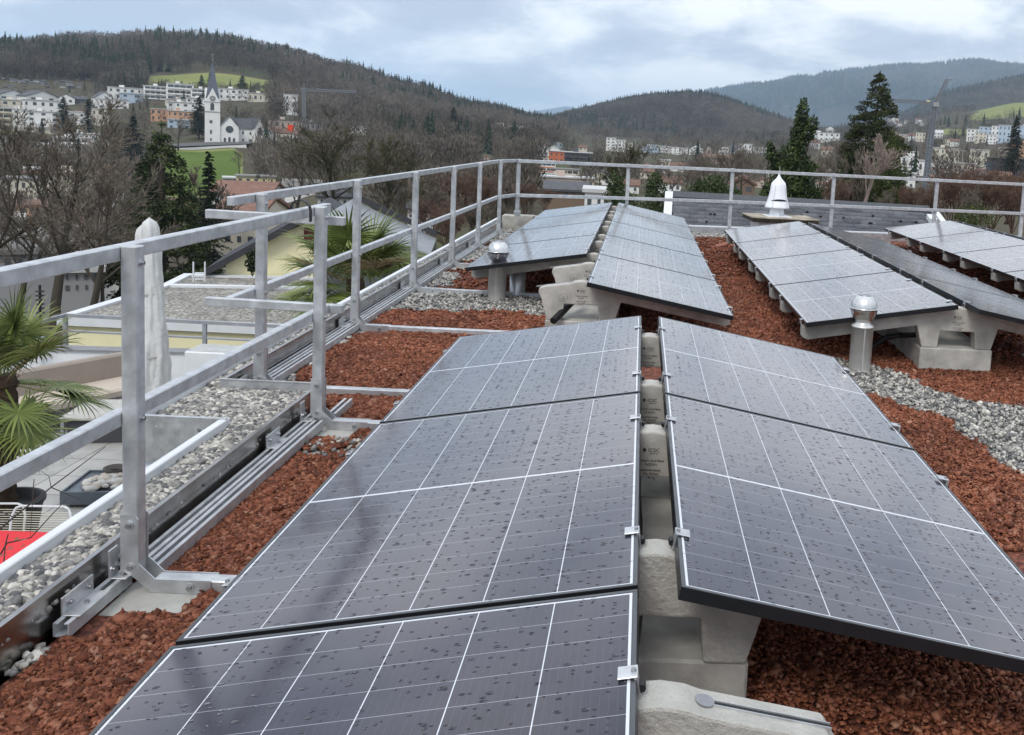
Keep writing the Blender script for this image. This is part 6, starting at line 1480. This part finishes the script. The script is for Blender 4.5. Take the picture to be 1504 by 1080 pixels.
# ------------------------------------------------------------ cranes
ste=plain('grey_crane_steel',(.24,.255,.28),.5,.4,.1,1)
def lattice(mb,a,b,w_,n,r,tri=False):
    a,b=Vector(a),Vector(b);d=(b-a).normalized();q=d.to_track_quat('Z','Y');X_,Y_=q@Vector((1,0,0)),q@Vector((0,1,0));L=(b-a).length
    cs=[X_*w_/2+Y_*w_/2,-X_*w_/2+Y_*w_/2,-X_*w_/2-Y_*w_/2,X_*w_/2-Y_*w_/2]
    for c_ in cs:mb.cyl(a+c_,b+c_,r,n=4)
    for i in range(n):
        p,q_=a+d*L*i/n,a+d*L*(i+1)/n
        for k in range(4):mb.cyl(p+cs[k],q_+cs[(k+1)%4],r*.6,n=3,caps=False);mb.cyl(q_+cs[k],q_+cs[(k+1)%4],r*.6,n=3,caps=False)
P0=Wh(446,196,500);s=500/F;c1_=empty('tower_crane',P0,-math.atan2(P0[0],P0[1]),'thin grey tower crane with long horizontal jib against the left forest','crane')
m=MB();lattice(m,(0,0,-3),(-.1,0,61*s),1.5,30,.16);m.build('mast',ste,c1_)
m=MB();lattice(m,(-2,0,58*s),(66*s,0,60.5*s),1.1,34,.13);lattice(m,(-5*s,0,58*s),(0,0,58*s),1.1,5,.13);m.build('jib',ste,c1_)
m=MB();m.cyl((-.1,0,60*s),(-.1,0,67*s),.15);m.cyl((-.1,0,66.5*s),(22*s,0,60*s),.06,n=3);m.build('apex',ste,c1_)
P0=Wh(1361,245,210);s=210/F;c2_=empty('tower_crane',P0,-math.atan2(P0[0],P0[1])-.02,'tall grey crane with raised jib on the right side of the valley','crane')
lean=.05
m=MB();m.cyl((0,0,-6),(4*s,0,87*s),.50,.48,4);lattice(m,(0,0,-6),(4*s,0,87*s),1.2,26,.09);m.build('mast',ste,c2_)
m=MB();lattice(m,(4*s,0,86*s),(18*s,0,122*s),.75,14,.08);m.cyl((3*s,-.0,88*s),(16.5*s,0,122*s),.09,n=4);m.box(15*s,25*s,-.2,.2,121.5*s,122.8*s);m.build('raised_jib',ste,c2_)
m=MB();m.box(2*s,10*s,-.8,.8,84*s,90*s);m.build('cab',WM['g'],c2_)
m=MB();lattice(m,(-56*s,2.5,91*s),(0,2.5,91*s),.7,28,.06);m.build('hoist_jib',ste,c2_)
m=MB();m.box(-8*s,-3*s,2.1,2.9,91.5*s,93.5*s);m.build('jib_winch',plain('cream_paint',(.75,.66,.38),.6),c2_)
P0=Wh(1411,262,150);s=150/F;lp=empty('street_lamp',P0,0,'slim pale street lamp in front of the dark building at the right','street lamp')
m=MB();m.cyl((0,0,-3),(0,0,38*s),.07,.05,6);m.build('pole',WM['g'],lp);m=MB();m.box(-.5,.4,-.12,.12,38*s,38*s+.12);m.build('lamp_head',WM['g'],lp)
# ------------------------------------------------------------ woods between the houses
sets=[]
def woodpred(u,D,x,y):
    k=nomead(u,D,x,y)
    # keep the view to the buildings: no trees just in front of them
    rnd=rng.uniform(0,1,len(u))
    for a,b,Db,vb in KEEP:
        k&=~((u>a)&(u<b)&(D<Db+14)&(D>Db*.84)&(rnd>.1))
    k&=~((u>240)&(u<375)&(D<445)&(D>285));return k
for N,u0,u1,D0,D1,hr,cf in WOODS:sets.append(region(N,u0,u1,D0,D1,hr,cf,woodpred))
forest('valley_woods',sets)
for ob in S.objects:
    if ob.name.startswith('printed_text'):ob['kind']='stuff'
